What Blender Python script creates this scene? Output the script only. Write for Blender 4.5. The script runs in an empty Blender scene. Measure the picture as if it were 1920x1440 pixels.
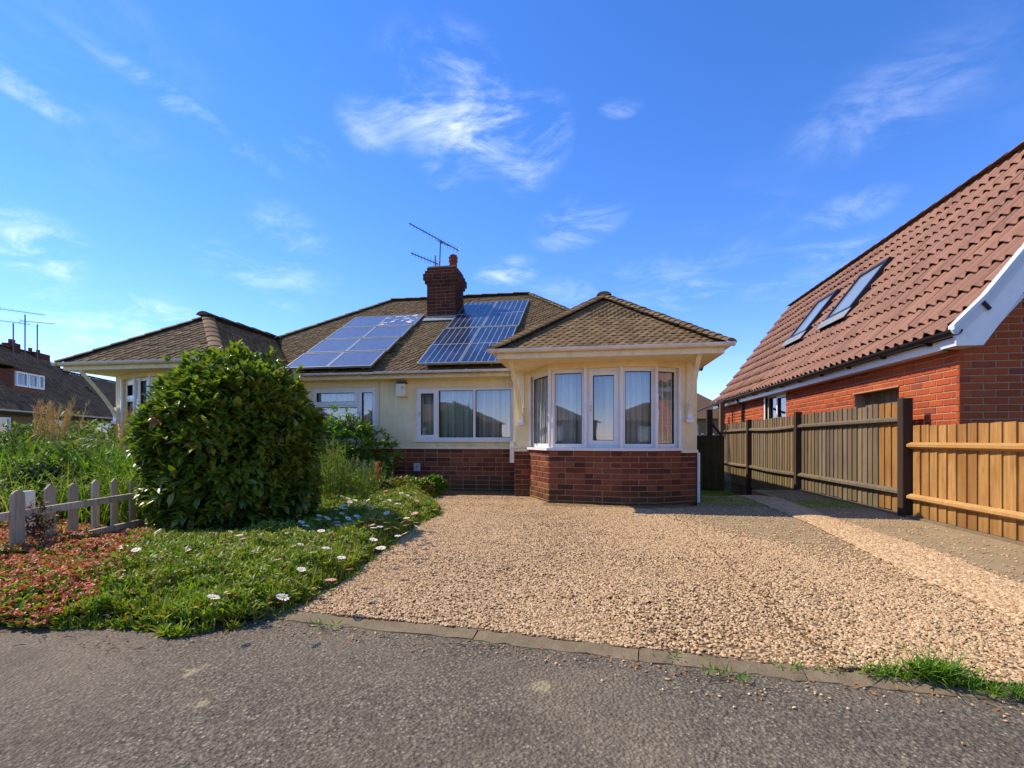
import bpy, math, random
import numpy as np
from mathutils import Vector, Matrix, Euler

SC = bpy.context.scene
COL = SC.collection
rnd = random.Random(7)
rng = np.random.default_rng(7)

# ------------------------------------------------------------------ camera
FPX, HY, CH = 922.0, 825.0, 1.0
YAW = math.atan(153 / 922.0)
cam_d = bpy.data.cameras.new("camera")
cam = bpy.data.objects.new("camera", cam_d)
COL.objects.link(cam)
cam.location = (0, 0, CH)
cam.rotation_euler = (math.radians(90), 0, YAW)
cam_d.sensor_width = 36.0
cam_d.lens = 36.0 * FPX / 1920.0
cam_d.shift_y = 105 / 1920.0
cam_d.clip_start = 0.05
cam_d.clip_end = 2000
SC.camera = cam

# ------------------------------------------------------------------ light
SUN_TRAVEL = Vector((2.1, -0.27, -2.3)).normalized()
sun_d = bpy.data.lights.new("sun", "SUN")
sun_d.energy = 2.7
sun_d.angle = math.radians(0.5)
sun_d.color = (1.0, 0.92, 0.79)
sun = bpy.data.objects.new("sun", sun_d)
COL.objects.link(sun)
sun.rotation_euler = SUN_TRAVEL.to_track_quat('-Z', 'Y').to_euler()
SUN_EL = math.asin(-SUN_TRAVEL.z)
SUN_AZ = math.atan2(-SUN_TRAVEL.x, -SUN_TRAVEL.y)
SC.view_settings.view_transform = 'Standard'
SC.view_settings.look = 'None'
SC.view_settings.exposure = 1.13
SC.view_settings.gamma = 1.0
SC.view_settings.use_curve_mapping = False
SC.render.engine = 'CYCLES'
SC.cycles.max_bounces = 8
SC.cycles.transparent_max_bounces = 16


def ray(px, py):
    a = (px - 960) / FPX
    b = -(py - HY) / FPX
    s, c = math.sin(YAW), math.cos(YAW)
    return Vector((a * c - s, a * s + c, b))


def at_z(px, py, z=0.0):
    d = ray(px, py)
    t = (z - CH) / d.z
    return Vector((0, 0, CH)) + d * t


def at_y(px, py, y):
    d = ray(px, py)
    return Vector((0, 0, CH)) + d * (y / d.y)


# ------------------------------------------------------------------ world
world = bpy.data.worlds.new("World")
SC.world = world
world.use_nodes = True
wt = world.node_tree
wt.nodes.clear()


def wn(t, **k):
    n = wt.nodes.new(t)
    for a, v in k.items():
        setattr(n, a, v)
    return n


def build_world():
    L = wt.links.new
    out = wn('ShaderNodeOutputWorld')
    bg = wn('ShaderNodeBackground')
    bg.inputs['Strength'].default_value = 0.15
    sky = wn('ShaderNodeTexSky', sky_type='NISHITA')
    sky.sun_disc = False
    sky.sun_elevation = SUN_EL
    sky.sun_rotation = SUN_AZ
    sky.altitude = 0
    sky.air_density = 0.85
    sky.dust_density = 0.0
    sky.ozone_density = 5.0
    hs = wn('ShaderNodeHueSaturation')
    hs.inputs['Saturation'].default_value = 1.22
    hs.inputs['Value'].default_value = 1.0
    L(sky.outputs[0], hs.inputs['Color'])
    tint = wn('ShaderNodeMixRGB', blend_type='MULTIPLY'); tint.inputs[0].default_value = 1
    L(hs.outputs[0], tint.inputs[1]); tint.inputs[2].default_value = (.97, .755, .89, 1)
    tc = wn('ShaderNodeTexCoord')
    # wispy noise on the cloud layer (direction projected on a high flat layer)
    sep = wn('ShaderNodeSeparateXYZ')
    L(tc.outputs['Generated'], sep.inputs[0])
    zm = wn('ShaderNodeMath', operation='MAXIMUM')
    L(sep.outputs['Z'], zm.inputs[0]); zm.inputs[1].default_value = 0.04
    za = wn('ShaderNodeMath', operation='ADD')
    L(zm.outputs[0], za.inputs[0]); za.inputs[1].default_value = 0.12
    dx = wn('ShaderNodeMath', operation='DIVIDE'); L(sep.outputs['X'], dx.inputs[0]); L(za.outputs[0], dx.inputs[1])
    dy = wn('ShaderNodeMath', operation='DIVIDE'); L(sep.outputs['Y'], dy.inputs[0]); L(za.outputs[0], dy.inputs[1])
    comb = wn('ShaderNodeCombineXYZ'); L(dx.outputs[0], comb.inputs[0]); L(dy.outputs[0], comb.inputs[1])
    def noise(scale, stretch, rot, detail=9, rough=0.62, dist=0.6):
        mp = wn('ShaderNodeMapping')
        mp.inputs['Rotation'].default_value = (0, 0, math.radians(rot))
        mp.inputs['Scale'].default_value = (stretch, 1, 1)
        L(comb.outputs[0], mp.inputs[0])
        n = wn('ShaderNodeTexNoise')
        n.inputs['Scale'].default_value = scale
        n.inputs['Detail'].default_value = detail
        n.inputs['Roughness'].default_value = rough
        n.inputs['Distortion'].default_value = dist
        L(mp.outputs[0], n.inputs['Vector'])
        return n.outputs['Fac']
    n1 = noise(4.3, 0.8, 35, 10, .66, .55)
    n2 = noise(1.1, 0.6, 20, 5, 0.5, 0.3)
    def rng_(x, a, b, c=0.0, d=1.0):
        m = wn('ShaderNodeMapRange', interpolation_type='SMOOTHSTEP')
        L(x, m.inputs[0])
        m.inputs[1].default_value, m.inputs[2].default_value = a, b
        m.inputs[3].default_value, m.inputs[4].default_value = c, d
        return m.outputs[0]
    def math_(op, a, b):
        m = wn('ShaderNodeMath', operation=op)
        for i, x in enumerate((a, b)):
            if isinstance(x, (int, float)): m.inputs[i].default_value = x
            else: L(x, m.inputs[i])
        return m.outputs[0]
    wisp = rng_(n1, 0.41, 0.78)
    # general thin veil everywhere
    veil = math_('MULTIPLY', math_('MULTIPLY', rng_(n2, 0.50, 0.75), rng_(n1, 0.42, 0.75)), 0.12)
    total = veil
    # individual cirrus tufts: centre direction, angular half-length / half-width, tilt, strength
    tufts = [(850, 195, .15, .10, -25, .78), (905, 250, .07, .045, 0, .55), (1000, 270, .09, .06, 60, .65), (690, 235, .06, .04, -20, .4), (350, 205, .17, .016, -22, .45),
             (590, 288, .06, .020, -15, .42), (50, 172, .08, .016, -20, .42), (55, 455, .08, .045, -10, .75), (970, 215, .04, .03, -10, .5),
             (550, 465, .10, .06, -35, .4), (950, 512, .07, .03, 10, .6), (1085, 415, .10, .045, 15, .5), (1300, 553, .07, .025, 5, .5),
             (1650, 200, .14, .06, 10, .22), (1165, 203, .04, .015, 0, .5), (1580, 400, .10, .03, 15, .3), (1540, 510, .15, .04, 10, .25),
             (265, 592, .15, .03, -5, .45), (470, 520, .12, .04, -20, .3), (820, 330, .05, .02, -20, .45), (1250, 520, .35, .05, 5, .18), (150, 625, .2, .03, -3, .3)]
    for px, py, a, b, tilt, st in tufts:
        d = ray(px, py).normalized()
        a *= .85; b *= .95; st *= .70
        right = d.cross(Vector((0, 0, 1))).normalized()
        up = right.cross(d).normalized()
        ct, stn = math.cos(math.radians(tilt)), math.sin(math.radians(tilt))
        ax = right * ct + up * stn
        bx = up * ct - right * stn
        acc = []
        for axis, h in ((ax, a), (bx, b)):
            dp = wn('ShaderNodeVectorMath', operation='DOT_PRODUCT')
            L(tc.outputs['Generated'], dp.inputs[0]); dp.inputs[1].default_value = axis / h
            q = math_('SUBTRACT', dp.outputs['Value'], d.dot(axis) / h)
            acc.append(math_('MULTIPLY', q, q))
        r2 = math_('ADD', acc[0], acc[1])
        fr = wn('ShaderNodeVectorMath', operation='DOT_PRODUCT')
        L(tc.outputs['Generated'], fr.inputs[0]); fr.inputs[1].default_value = d
        m = rng_(r2, 1.6, 0.0, 0.0, st)
        m = math_('MULTIPLY', m, rng_(fr.outputs['Value'], 0.5, 0.7))
        total = math_('ADD', total, math_('MULTIPLY', m, wisp))
    fac = math_('MINIMUM', total, 0.85)
    mix = wn('ShaderNodeMixRGB')
    L(fac, mix.inputs[0]); L(tint.outputs[0], mix.inputs[1])
    mix.inputs[2].default_value = (4.6, 4.9, 5.7, 1)
    L(mix.outputs[0], bg.inputs['Color'])
    L(bg.outputs[0], out.inputs[0])


build_world()

# ------------------------------------------------------------------ materials


class NT:
    """small node-tree helper"""
    def __init__(s, name):
        s.m = bpy.data.materials.new(name)
        s.m.use_nodes = True
        s.t = s.m.node_tree
        s.t.nodes.clear()
        s.out = s.t.nodes.new('ShaderNodeOutputMaterial')
        s.b = s.t.nodes.new('ShaderNodeBsdfPrincipled')
        s.t.links.new(s.b.outputs[0], s.out.inputs[0])
        s.geo = s.t.nodes.new('ShaderNodeNewGeometry')
        s.info = s.t.nodes.new('ShaderNodeObjectInfo')
        s.pos = s.geo.outputs['Position']
        s._rand = None

    def n(s, t, **k):
        n = s.t.nodes.new(t)
        for a, v in k.items():
            setattr(n, a, v)
        return n

    def L(s, a, b):
        s.t.links.new(a, b)

    def put(s, sock, x):
        if hasattr(x, 'is_linked') or hasattr(x, 'links'):
            s.L(x, sock)
        elif isinstance(x, (tuple, list)):
            sock.default_value = tuple(x) + ((1,) if len(x) == 3 and len(sock.default_value) == 4 else ())
        else:
            sock.default_value = x

    def math(s, op, a, b=0.0, clamp=False):
        m = s.n('ShaderNodeMath', operation=op, use_clamp=clamp)
        s.put(m.inputs[0], a); s.put(m.inputs[1], b)
        return m.outputs[0]

    def rand(s, k=0):
        """value that differs per object and per loose piece"""
        if s._rand is None:
            a = s.math('ADD', s.info.outputs['Random'], s.geo.outputs['Random Per Island'])
            s._rand = s.math('FRACT', a)
        if k == 0:
            return s._rand
        return s.math('FRACT', s.math('MULTIPLY', s._rand, 7.31 * k + 3.17))

    def noise(s, scale, detail=4, rough=0.55, vec=None, stretch=None, dist=0.0):
        n = s.n('ShaderNodeTexNoise')
        n.inputs['Scale'].default_value = scale
        n.inputs['Detail'].default_value = detail
        n.inputs['Roughness'].default_value = rough
        n.inputs['Distortion'].default_value = dist
        v = vec or s.pos
        if stretch:
            mp = s.n('ShaderNodeMapping')
            mp.inputs['Scale'].default_value = stretch
            s.L(v, mp.inputs[0]); v = mp.outputs[0]
        s.L(v, n.inputs['Vector'])
        return n.outputs['Fac']

    def voro(s, scale, feature='F1', out='Distance', rand=1.0):
        n = s.n('ShaderNodeTexVoronoi', feature=feature)
        n.inputs['Scale'].default_value = scale
        n.inputs['Randomness'].default_value = rand
        s.L(s.pos, n.inputs['Vector'])
        return n.outputs[out]

    def ramp(s, fac, stops):
        r = s.n('ShaderNodeValToRGB')
        e = r.color_ramp.elements
        while len(e) < len(stops):
            e.new(0.5)
        for i, (p, c) in enumerate(stops):
            e[i].position = p
            e[i].color = tuple(c) + (1,) if len(c) == 3 else c
        s.L(fac, r.inputs[0])
        return r.outputs['Color']

    def range(s, x, a, b, c=0.0, d=1.0):
        m = s.n('ShaderNodeMapRange')
        s.put(m.inputs[0], x)
        for i, v in enumerate((a, b, c, d)):
            m.inputs[i + 1].default_value = v
        return m.outputs[0]

    def mix(s, f, a, b, mode='MIX'):
        m = s.n('ShaderNodeMixRGB', blend_type=mode)
        s.put(m.inputs[0], f); s.put(m.inputs[1], a); s.put(m.inputs[2], b)
        return m.outputs[0]

    def bump(s, h, strength=0.3, dist=0.01):
        b = s.n('ShaderNodeBump')
        b.inputs['Strength'].default_value = strength
        b.inputs['Distance'].default_value = dist
        s.L(h, b.inputs['Height'])
        s.L(b.outputs[0], s.b.inputs['Normal'])

    def done(s, color, rough=0.8, spec=0.3, metal=0.0, warm=(1.10, 1.0, .80)):
        if warm: color = s.mix(1.0, color, warm, 'MULTIPLY')
        s.put(s.b.inputs['Base Color'], color)
        s.put(s.b.inputs['Roughness'], rough)
        s.b.inputs['Specular IOR Level'].default_value = spec
        s.b.inputs['Metallic'].default_value = metal
        return s.m

    def z(s):
        sp = s.n('ShaderNodeSeparateXYZ'); s.L(s.pos, sp.inputs[0]); return sp.outputs


M = {}


def plain(name, col, rough=0.6, spec=0.4, metal=0.0, var=0.12, scale=9, bump=0.0, grime=0.0):
    t = NT(name)
    f = t.noise(scale, 5, 0.6)
    lo = tuple(c * (1 - var) for c in col)
    hi = tuple(min(1, c * (1 + var)) for c in col)
    c = t.ramp(f, [(0.3, lo), (0.7, hi)])
    if grime:
        g = t.range(t.noise(2.3, 6, 0.7, stretch=(3, 3, .6)), .5, .75, 0, grime)
        c = t.mix(g, c, (col[0] * .45, col[1] * .42, col[2] * .35))
    if bump:
        t.bump(t.noise(60, 5, .6), bump, .004)
    M[name] = t.done(c, rough, spec, metal)
    return M[name]


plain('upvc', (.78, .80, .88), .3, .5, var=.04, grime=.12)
plain('skylight_sky_paint', (.20, .26, .36), .12, .5, var=.10, scale=1.5)  # opaque roof window pane, pale sky reflection put into its base colour
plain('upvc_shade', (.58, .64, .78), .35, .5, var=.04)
plain('gutter_white', (.74, .70, .68), .4, .4, var=.1, grime=.35)
plain('fascia_cream', (.80, .70, .48), .5, .4, var=.08, grime=.35)
plain('trim_cream', (.82, .77, .62), .5, .4, var=.06, grime=.25)
plain('black_plastic', (.012, .012, .014), .35, .5, var=.2)
plain('dark_rubber', (.02, .02, .022), .6, .3, var=.2)
plain('aluminium', (.55, .57, .6), .35, .5, .8, var=.1)
plain('aerial_metal', (.10, .10, .11), .45, .5, .6, var=.2)
plain('lead', (.22, .25, .30), .6, .4, .2, var=.2)
plain('mortar', (.33, .225, .15), .95, .1, var=.25, scale=30, bump=.4)
plain('mortar_orange', (.40, .25, .17), .95, .1, var=.2, scale=30, bump=.3)
plain('room_dark', (.10, .09, .085), .9, .1, var=.2)
plain('meter_blue', (.45, .52, .60), .5, .4, var=.06, grime=.2)
plain('terracotta', (.20, .05, .03), .8, .2, var=.25, scale=14, bump=.3)
plain('underlay', (.035, .028, .022), .95, .1, var=.3)
plain('earth', (.075, .055, .035), .95, .1, var=.4, scale=12, bump=.8)
plain('window_handle', (.55, .56, .58), .4, .4)
plain('weathered_paint', (.42, .40, .35), .75, .2, var=.2, scale=20, bump=.3, grime=.6)
plain('far_render', (.22, .15, .085), .8, .2, var=.12)
plain('far_brick', (.24, .09, .06), .85, .2, var=.3, scale=25)
plain('stem_green', (.10, .16, .04), .7, .3, var=.3)
plain('bark', (.09, .065, .045), .9, .2, var=.4, scale=30, bump=.8)
plain('petal_white', (.85, .80, .80), .6, .3, var=.05)
plain('petal_pink', (.72, .36, .40), .6, .3, var=.15)
plain('daisy_centre', (.65, .42, .04), .7, .3, var=.2)
plain('straw', (.62, .44, .18), .8, .2, var=.25)
plain('dead_leaf', (.30, .13, .05), .8, .2, var=.3)
plain('soffit_board', (.84, .73, .48), .6, .3, var=.08, grime=.15)


def mat_render():
    t = NT('cream_render')
    n = t.noise(5, 6, .65); s = t.noise(1.1, 4, .6, stretch=(2, 2, .5))
    c = t.ramp(n, [(.3, (.80, .70, .47)), (.7, (.88, .79, .56))])
    c = t.mix(t.range(s, .48, .72, 0, .35), c, (.60, .51, .30))
    z = t.z()[2]
    st = t.noise(7, 5, .7, stretch=(3, 3, .18))
    c = t.mix(t.range(st, .52, .74, 0, .38), c, (.52, .44, .28))
    low = t.math('MULTIPLY', t.range(z, .8, 1.1, .45, 0), t.range(t.noise(9, 4), .4, .7))
    c = t.mix(low, c, (.38, .34, .24))
    t.bump(t.noise(140, 6, .7), .45, .004)
    M['render'] = t.done(c, .9, .15)


mat_render()


def mat_brick(key, cols, green=0.0, dirt=.3):
    t = NT(key)
    c = t.ramp(t.rand(), cols)
    n = t.noise(45, 5, .65)
    c = t.mix(t.range(n, .35, .7, 0, dirt), c, (cols[0][1][0] * .5, cols[0][1][1] * .55, cols[0][1][2] * .6))
    if green:
        z = t.z()[2]
        low = t.math('MULTIPLY', t.range(z, .02, .34, 1, 0), t.range(t.noise(3.5, 4, .6), .32, .6, .25, 1))
        c = t.mix(t.math('MULTIPLY', low, green, clamp=True), c, (.05, .055, .022))
    t.bump(t.noise(90, 5, .7), .5, .004)
    M[key] = t.done(c, .88, .18)


mat_brick('brick_brown', [(.0, (.095, .033, .024)), (.25, (.185, .055, .029)), (.6, (.245, .075, .037)), (.85, (.31, .10, .048)), (1, (.14, .055, .04))], green=.95)
mat_brick('brick_chimney', [(.0, (.050, .022, .018)), (.4, (.085, .030, .022)), (1, (.13, .040, .028))], dirt=.5)
mat_brick('brick_orange', [(.0, (.17, .055, .048)), (.05, (.33, .070, .030)), (.5, (.39, .082, .030)), (.93, (.45, .105, .038)), (1, (.26, .065, .045))], dirt=.18)


def mat_tile(key, cols, lichen, rough=.85):
    t = NT(key)
    c = t.ramp(t.rand(), cols)
    c = t.mix(t.range(t.noise(1.3, 4, .6), .4, .7, 0, .35), c, lichen)
    c = t.mix(t.range(t.noise(38, 5, .7), .50, .72, 0, .55), c, (lichen[0] * 1.35, lichen[1] * 1.3, lichen[2] * 1.1))
    t.bump(t.noise(120, 4, .7), .4, .004)
    M[key] = t.done(c, rough, .2)


mat_tile('tile_brown', [(.0, (.105, .062, .034)), (.35, (.165, .105, .056)), (.7, (.215, .140, .078)), (1, (.14, .075, .045))], (.17, .145, .07))
mat_tile('tile_far', [(.0, (.085, .050, .034)), (.5, (.15, .09, .06)), (1, (.19, .12, .08))], (.14, .11, .07))


def mat_tile_red():
    t = NT('tile_red')
    c = t.ramp(t.rand(), [(.0, (.185, .095, .075)), (.15, (.225, .118, .092)), (.6, (.25, .130, .101)), (1, (.285, .155, .12))])
    c = t.mix(t.range(t.noise(30, 5, .7), .45, .75, 0, .35), c, (.38, .21, .16))
    t.bump(t.noise(150, 4, .7), .2, .003)
    M['tile_red'] = t.done(c, .75, .25)


mat_tile_red()


def mat_wood(key, a, b, dark, green=0.0, knots=0.0, scale=1.0):
    t = NT(key)
    g = t.noise(22 * scale, 6, .7, stretch=(1, 1, .07))
    c = t.ramp(g, [(.25, a), (.75, b)])
    c = t.mix(t.range(t.rand(), 0, 1, -.2, .7), c, dark)
    f = t.noise(60, 5, .7, stretch=(1, 1, .035))
    c = t.mix(t.range(f, .48, .66, 0, .75), c, dark)
    c = t.mix(t.range(t.noise(3.1, 5, .65, stretch=(1, 1, .6)), .50, .72, 0, .45), c, dark)
    if knots:
        c = t.mix(t.range(t.noise(5, 4, .6, stretch=(1, 1, .35)), .46, .68, 0, .55), c, (dark[0] * 1.1, dark[1] * .95, dark[2] * .8))
        c = t.mix(t.range(t.z()[2], .05, .35, .35, 0), c, (dark[0] * .7, dark[1] * .9, dark[2]))
        v = t.n('ShaderNodeTexVoronoi', feature='F1'); v.inputs['Scale'].default_value = 1
        mp = t.n('ShaderNodeMapping'); mp.inputs['Scale'].default_value = (7, 7, 3.0); t.L(t.pos, mp.inputs[0]); t.L(mp.outputs[0], v.inputs['Vector'])
        k = t.range(v.outputs['Distance'], .03, .16, 1, 0)
        c = t.mix(t.math('MULTIPLY', k, knots, clamp=True), c, (dark[0] * .9, dark[1] * .55, dark[2] * .4))
    if green:
        z = t.z()[2]
        low = t.math('MULTIPLY', t.range(z, -.3, .8, 1, .0), t.range(t.noise(2.2, 4, .6), .3, .65))
        c = t.mix(t.math('MULTIPLY', low, green, clamp=True), c, (.10, .115, .03))
    t.bump(f, .4, .003)
    M[key] = t.done(c, .85, .2)


mat_wood('wood_old', (.19, .135, .08), (.31, .235, .145), (.11, .08, .05), green=.7)
mat_wood('wood_grey', (.14, .11, .085), (.29, .24, .19), (.075, .06, .047), green=.3)
mat_wood('wood_new', (.34, .18, .058), (.56, .335, .125), (.20, .095, .03), knots=.85)
mat_wood('wood_new_rail', (.45, .27, .11), (.56, .38, .19), (.35, .19, .06), knots=.5)
mat_wood('wood_dark', (.045, .030, .022), (.085, .060, .042), (.03, .02, .016))
mat_wood('wood_gate', (.04, .038, .018), (.075, .066, .032), (.025, .024, .012), green=.6)
mat_wood('wood_picket', (.50, .47, .41), (.66, .62, .55), (.24, .21, .16), green=.6)


def mat_leaf(key, cols, rough=.4, spec=.5, trans=.25, patch=None):
    t = NT(key)
    c = t.ramp(t.rand(), cols)
    if patch:
        c = t.mix(t.range(t.noise(2.6, 4, .6), .42, .62, 0, .65), c, patch[0])
        c = t.mix(t.range(t.noise(4.7, 4, .6), .56, .70, 0, .6), c, patch[1])
    c = t.mix(t.range(t.noise(14, 3, .5), .4, .7, 0, .3), c, tuple(x * .6 for x in cols[0][1]))
    t.done(c, rough, spec)
    if trans:
        tr = t.n('ShaderNodeBsdfTranslucent')
        cc = t.mix(1.0, c, (1.0, 1.25, .45), 'MULTIPLY')
        t.L(cc, tr.inputs[0])
        mx = t.n('ShaderNodeMixShader'); mx.inputs[0].default_value = trans
        t.L(t.b.outputs[0], mx.inputs[1]); t.L(tr.outputs[0], mx.inputs[2])
        t.L(mx.outputs[0], t.out.inputs[0])
    M[key] = t.m


mat_leaf('leaf_laurel', [(.0, (0.057, 0.099, 0.015)), (.4, (0.092, 0.156, 0.020)), (.75, (0.146, 0.226, 0.025)), (.93, (0.267, 0.314, 0.028)), (1, (0.453, 0.275, 0.033))], .34, .5, .3, patch=((.22, .29, .035), (.07, .12, .03)))
mat_leaf('leaf_young', [(.0, (0.169, 0.240, 0.036)), (.5, (0.247, 0.300, 0.042)), (.85, (0.338, 0.348, 0.048)), (1, (0.364, 0.192, 0.060))], .38, .5, .35)
mat_leaf('leaf_bright', [(.0, (0.083, 0.179, 0.018)), (.5, (0.141, 0.275, 0.024)), (1, (0.250, 0.372, 0.038))], .5, .4, .35)
mat_leaf('leaf_mid', [(.0, (0.078, 0.133, 0.021)), (.5, (0.147, 0.223, 0.031)), (.85, (0.259, 0.297, 0.046)), (1, (0.448, 0.297, 0.083))], .55, .35, .3, patch=((.20, .27, .05), (.22, .19, .09)))
mat_leaf('leaf_bed', [(.0, (0.114, 0.184, 0.014)), (.45, (0.215, 0.290, 0.022)), (.85, (0.352, 0.382, 0.032)), (1, (0.750, 0.382, 0.072))], .5, .4, .35, patch=((.34, .42, .05), (.13, .20, .04)))
mat_leaf('leaf_feather', [(.0, (0.135, 0.216, 0.028)), (.5, (0.230, 0.324, 0.039)), (.88, (0.351, 0.396, 0.055)), (1, (0.459, 0.216, 0.055))], .6, .3, .4)
mat_leaf('leaf_red', [(.0, (.42, .06, .04)), (.35, (.74, .17, .13)), (.7, (.80, .32, .23)), (.86, (.60, .36, .10)), (1, (.20, .28, .05))], .55, .35, .2)
mat_leaf('leaf_succulent', [(.0, (.11, .21, .035)), (.5, (.24, .33, .06)), (.75, (.45, .30, .08)), (1, (.55, .20, .14))], .5, .4, .25)
mat_leaf('leaf_dark', [(.0, (.018, .035, .015)), (1, (.045, .075, .028))], .6, .3, .1)
mat_leaf('leaf_purple', [(.0, (.06, .025, .025)), (.6, (.14, .06, .045)), (1, (.24, .13, .09))], .6, .3, .15)
mat_leaf('leaf_pinkflower', [(.0, (.45, .05, .10)), (1, (.65, .14, .18))], .6, .3, .3)


def mat_asphalt():
    t = NT('asphalt')
    big = t.noise(.9, 5, .6)
    mid = t.noise(9, 6, .7)
    fine = t.noise(60, 4, .85, stretch=(.7, 1, 1))
    v = t.voro(70)
    c = t.ramp(fine, [(.34, (.055, .046, .038)), (.5, (.145, .124, .102)), (.66, (.30, .26, .21))])
    cell = t.voro(70, out='Color')
    sp = t.n('ShaderNodeSeparateColor'); t.L(cell, sp.inputs[0])
    chip = t.range(sp.outputs[0], .78, .92, 0, .95)
    chip = t.math('MULTIPLY', chip, t.range(v, .25, .45, 1, 0))
    c = t.mix(chip, c, (.44, .38, .30))
    c = t.mix(t.range(mid, .35, .7, 0, .35), c, (.11, .092, .075))
    c = t.mix(t.range(big, .42, .62, .0, .5), c, (.25, .205, .155))
    dk = t.noise(2.4, 5, .65, dist=.6)
    c = t.mix(t.range(dk, .52, .70, .0, .5), c, (.085, .07, .056))
    # worn lichen / patch spots
    v2 = t.n('ShaderNodeTexVoronoi', feature='F1'); v2.inputs['Scale'].default_value = 2.6
    wv = t.n('ShaderNodeVectorMath', operation='ADD')
    nz = t.n('ShaderNodeTexNoise'); nz.inputs['Scale'].default_value = 9; t.L(t.pos, nz.inputs['Vector'])
    sc = t.n('ShaderNodeVectorMath', operation='SCALE'); sc.inputs['Scale'].default_value = .22
    t.L(nz.outputs['Color'], sc.inputs[0]); t.L(t.pos, wv.inputs[0]); t.L(sc.outputs[0], wv.inputs[1])
    t.L(wv.outputs[0], v2.inputs['Vector'])
    spot = t.range(v2.outputs['Distance'], .07, .13, .8, 0)
    c = t.mix(spot, c, (.36, .31, .21))
    h = t.math('ADD', t.math('MULTIPLY', t.math('SUBTRACT', 1.0, v), .7), fine)
    t.bump(h, 1.0, .012)
    M['asphalt'] = t.done(c, .9, .2)


mat_asphalt()


def mat_gravel_base():
    t = NT('gravel_base')
    v = t.voro(38)
    cell = t.voro(38, out='Color')
    sp = t.n('ShaderNodeSeparateColor'); t.L(cell, sp.inputs[0])
    c = t.ramp(sp.outputs[0], [(.0, (.22, .13, .07)), (.5, (.38, .25, .145)), (1, (.54, .39, .26))])
    c = t.mix(t.range(v, .25, .6, 0, .8), c, (.10, .065, .035))
    t.bump(t.math('SUBTRACT', 1.0, v), 1.0, .015)
    M['gravel_base'] = t.done(c, .9, .2)
    t = NT('gravel_stone')
    c = t.ramp(t.rand(), [(.0, (.29, .18, .095)), (.3, (.47, .32, .18)), (.6, (.58, .42, .255)), (.85, (.68, .53, .36)), (.95, (.56, .35, .22)), (1, (.29, .24, .18))])
    c = t.mix(t.range(t.noise(120, 3), .4, .7, 0, .3), c, (.25, .15, .09))
    M['gravel_stone'] = t.done(c, .8, .25)


mat_gravel_base()


def mat_concrete():
    t = NT('concrete')
    c = t.ramp(t.noise(3, 6, .7), [(.3, (.23, .175, .11)), (.7, (.34, .265, .17))])
    c = t.mix(t.range(t.noise(70, 5, .8), .45, .7, 0, .6), c, (.40, .34, .25))
    c = t.mix(t.range(t.noise(110, 3, .8), .58, .7, 0, .7), c, (.12, .10, .075))
    y = t.z()[1]
    moss = t.math('MULTIPLY', t.range(y, 7.2, 8.6), t.range(t.noise(3, 5, .6), .35, .62))
    c = t.mix(t.math('MULTIPLY', moss, .6), c, (.10, .12, .03))
    t.bump(t.noise(80, 5, .8), .8, .008)
    M['concrete'] = t.done(c, .92, .15)
    t = NT('kerb_concrete')
    c = t.ramp(t.noise(6, 6, .7), [(.3, (.16, .125, .085)), (.7, (.27, .215, .15))])
    c = t.mix(t.range(t.noise(60, 5, .8), .5, .7, 0, .6), c, (.12, .10, .07))
    t.bump(t.noise(50, 6, .8), .9, .008)
    M['kerb'] = t.done(c, .92, .15)
    t = NT('moss_ground')
    c = t.ramp(t.noise(2.5, 6, .7), [(.3, (.11, .17, .02)), (.5, (.20, .27, .028)), (.7, (.22, .20, .09))])
    c = t.mix(t.range(t.noise(60, 5, .8), .45, .7, 0, .5), c, (.05, .07, .02))
    t.bump(t.noise(70, 5, .8), .9, .01)
    M['moss'] = t.done(c, .95, .1)
    t = NT('grass_ground')
    c = t.ramp(t.noise(1.5, 6, .7), [(.3, (.05, .08, .02)), (.7, (.10, .13, .04))])
    t.bump(t.noise(30, 5, .8), .9, .03)
    M['grass_ground'] = t.done(c, .95, .1)


mat_concrete()


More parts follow.
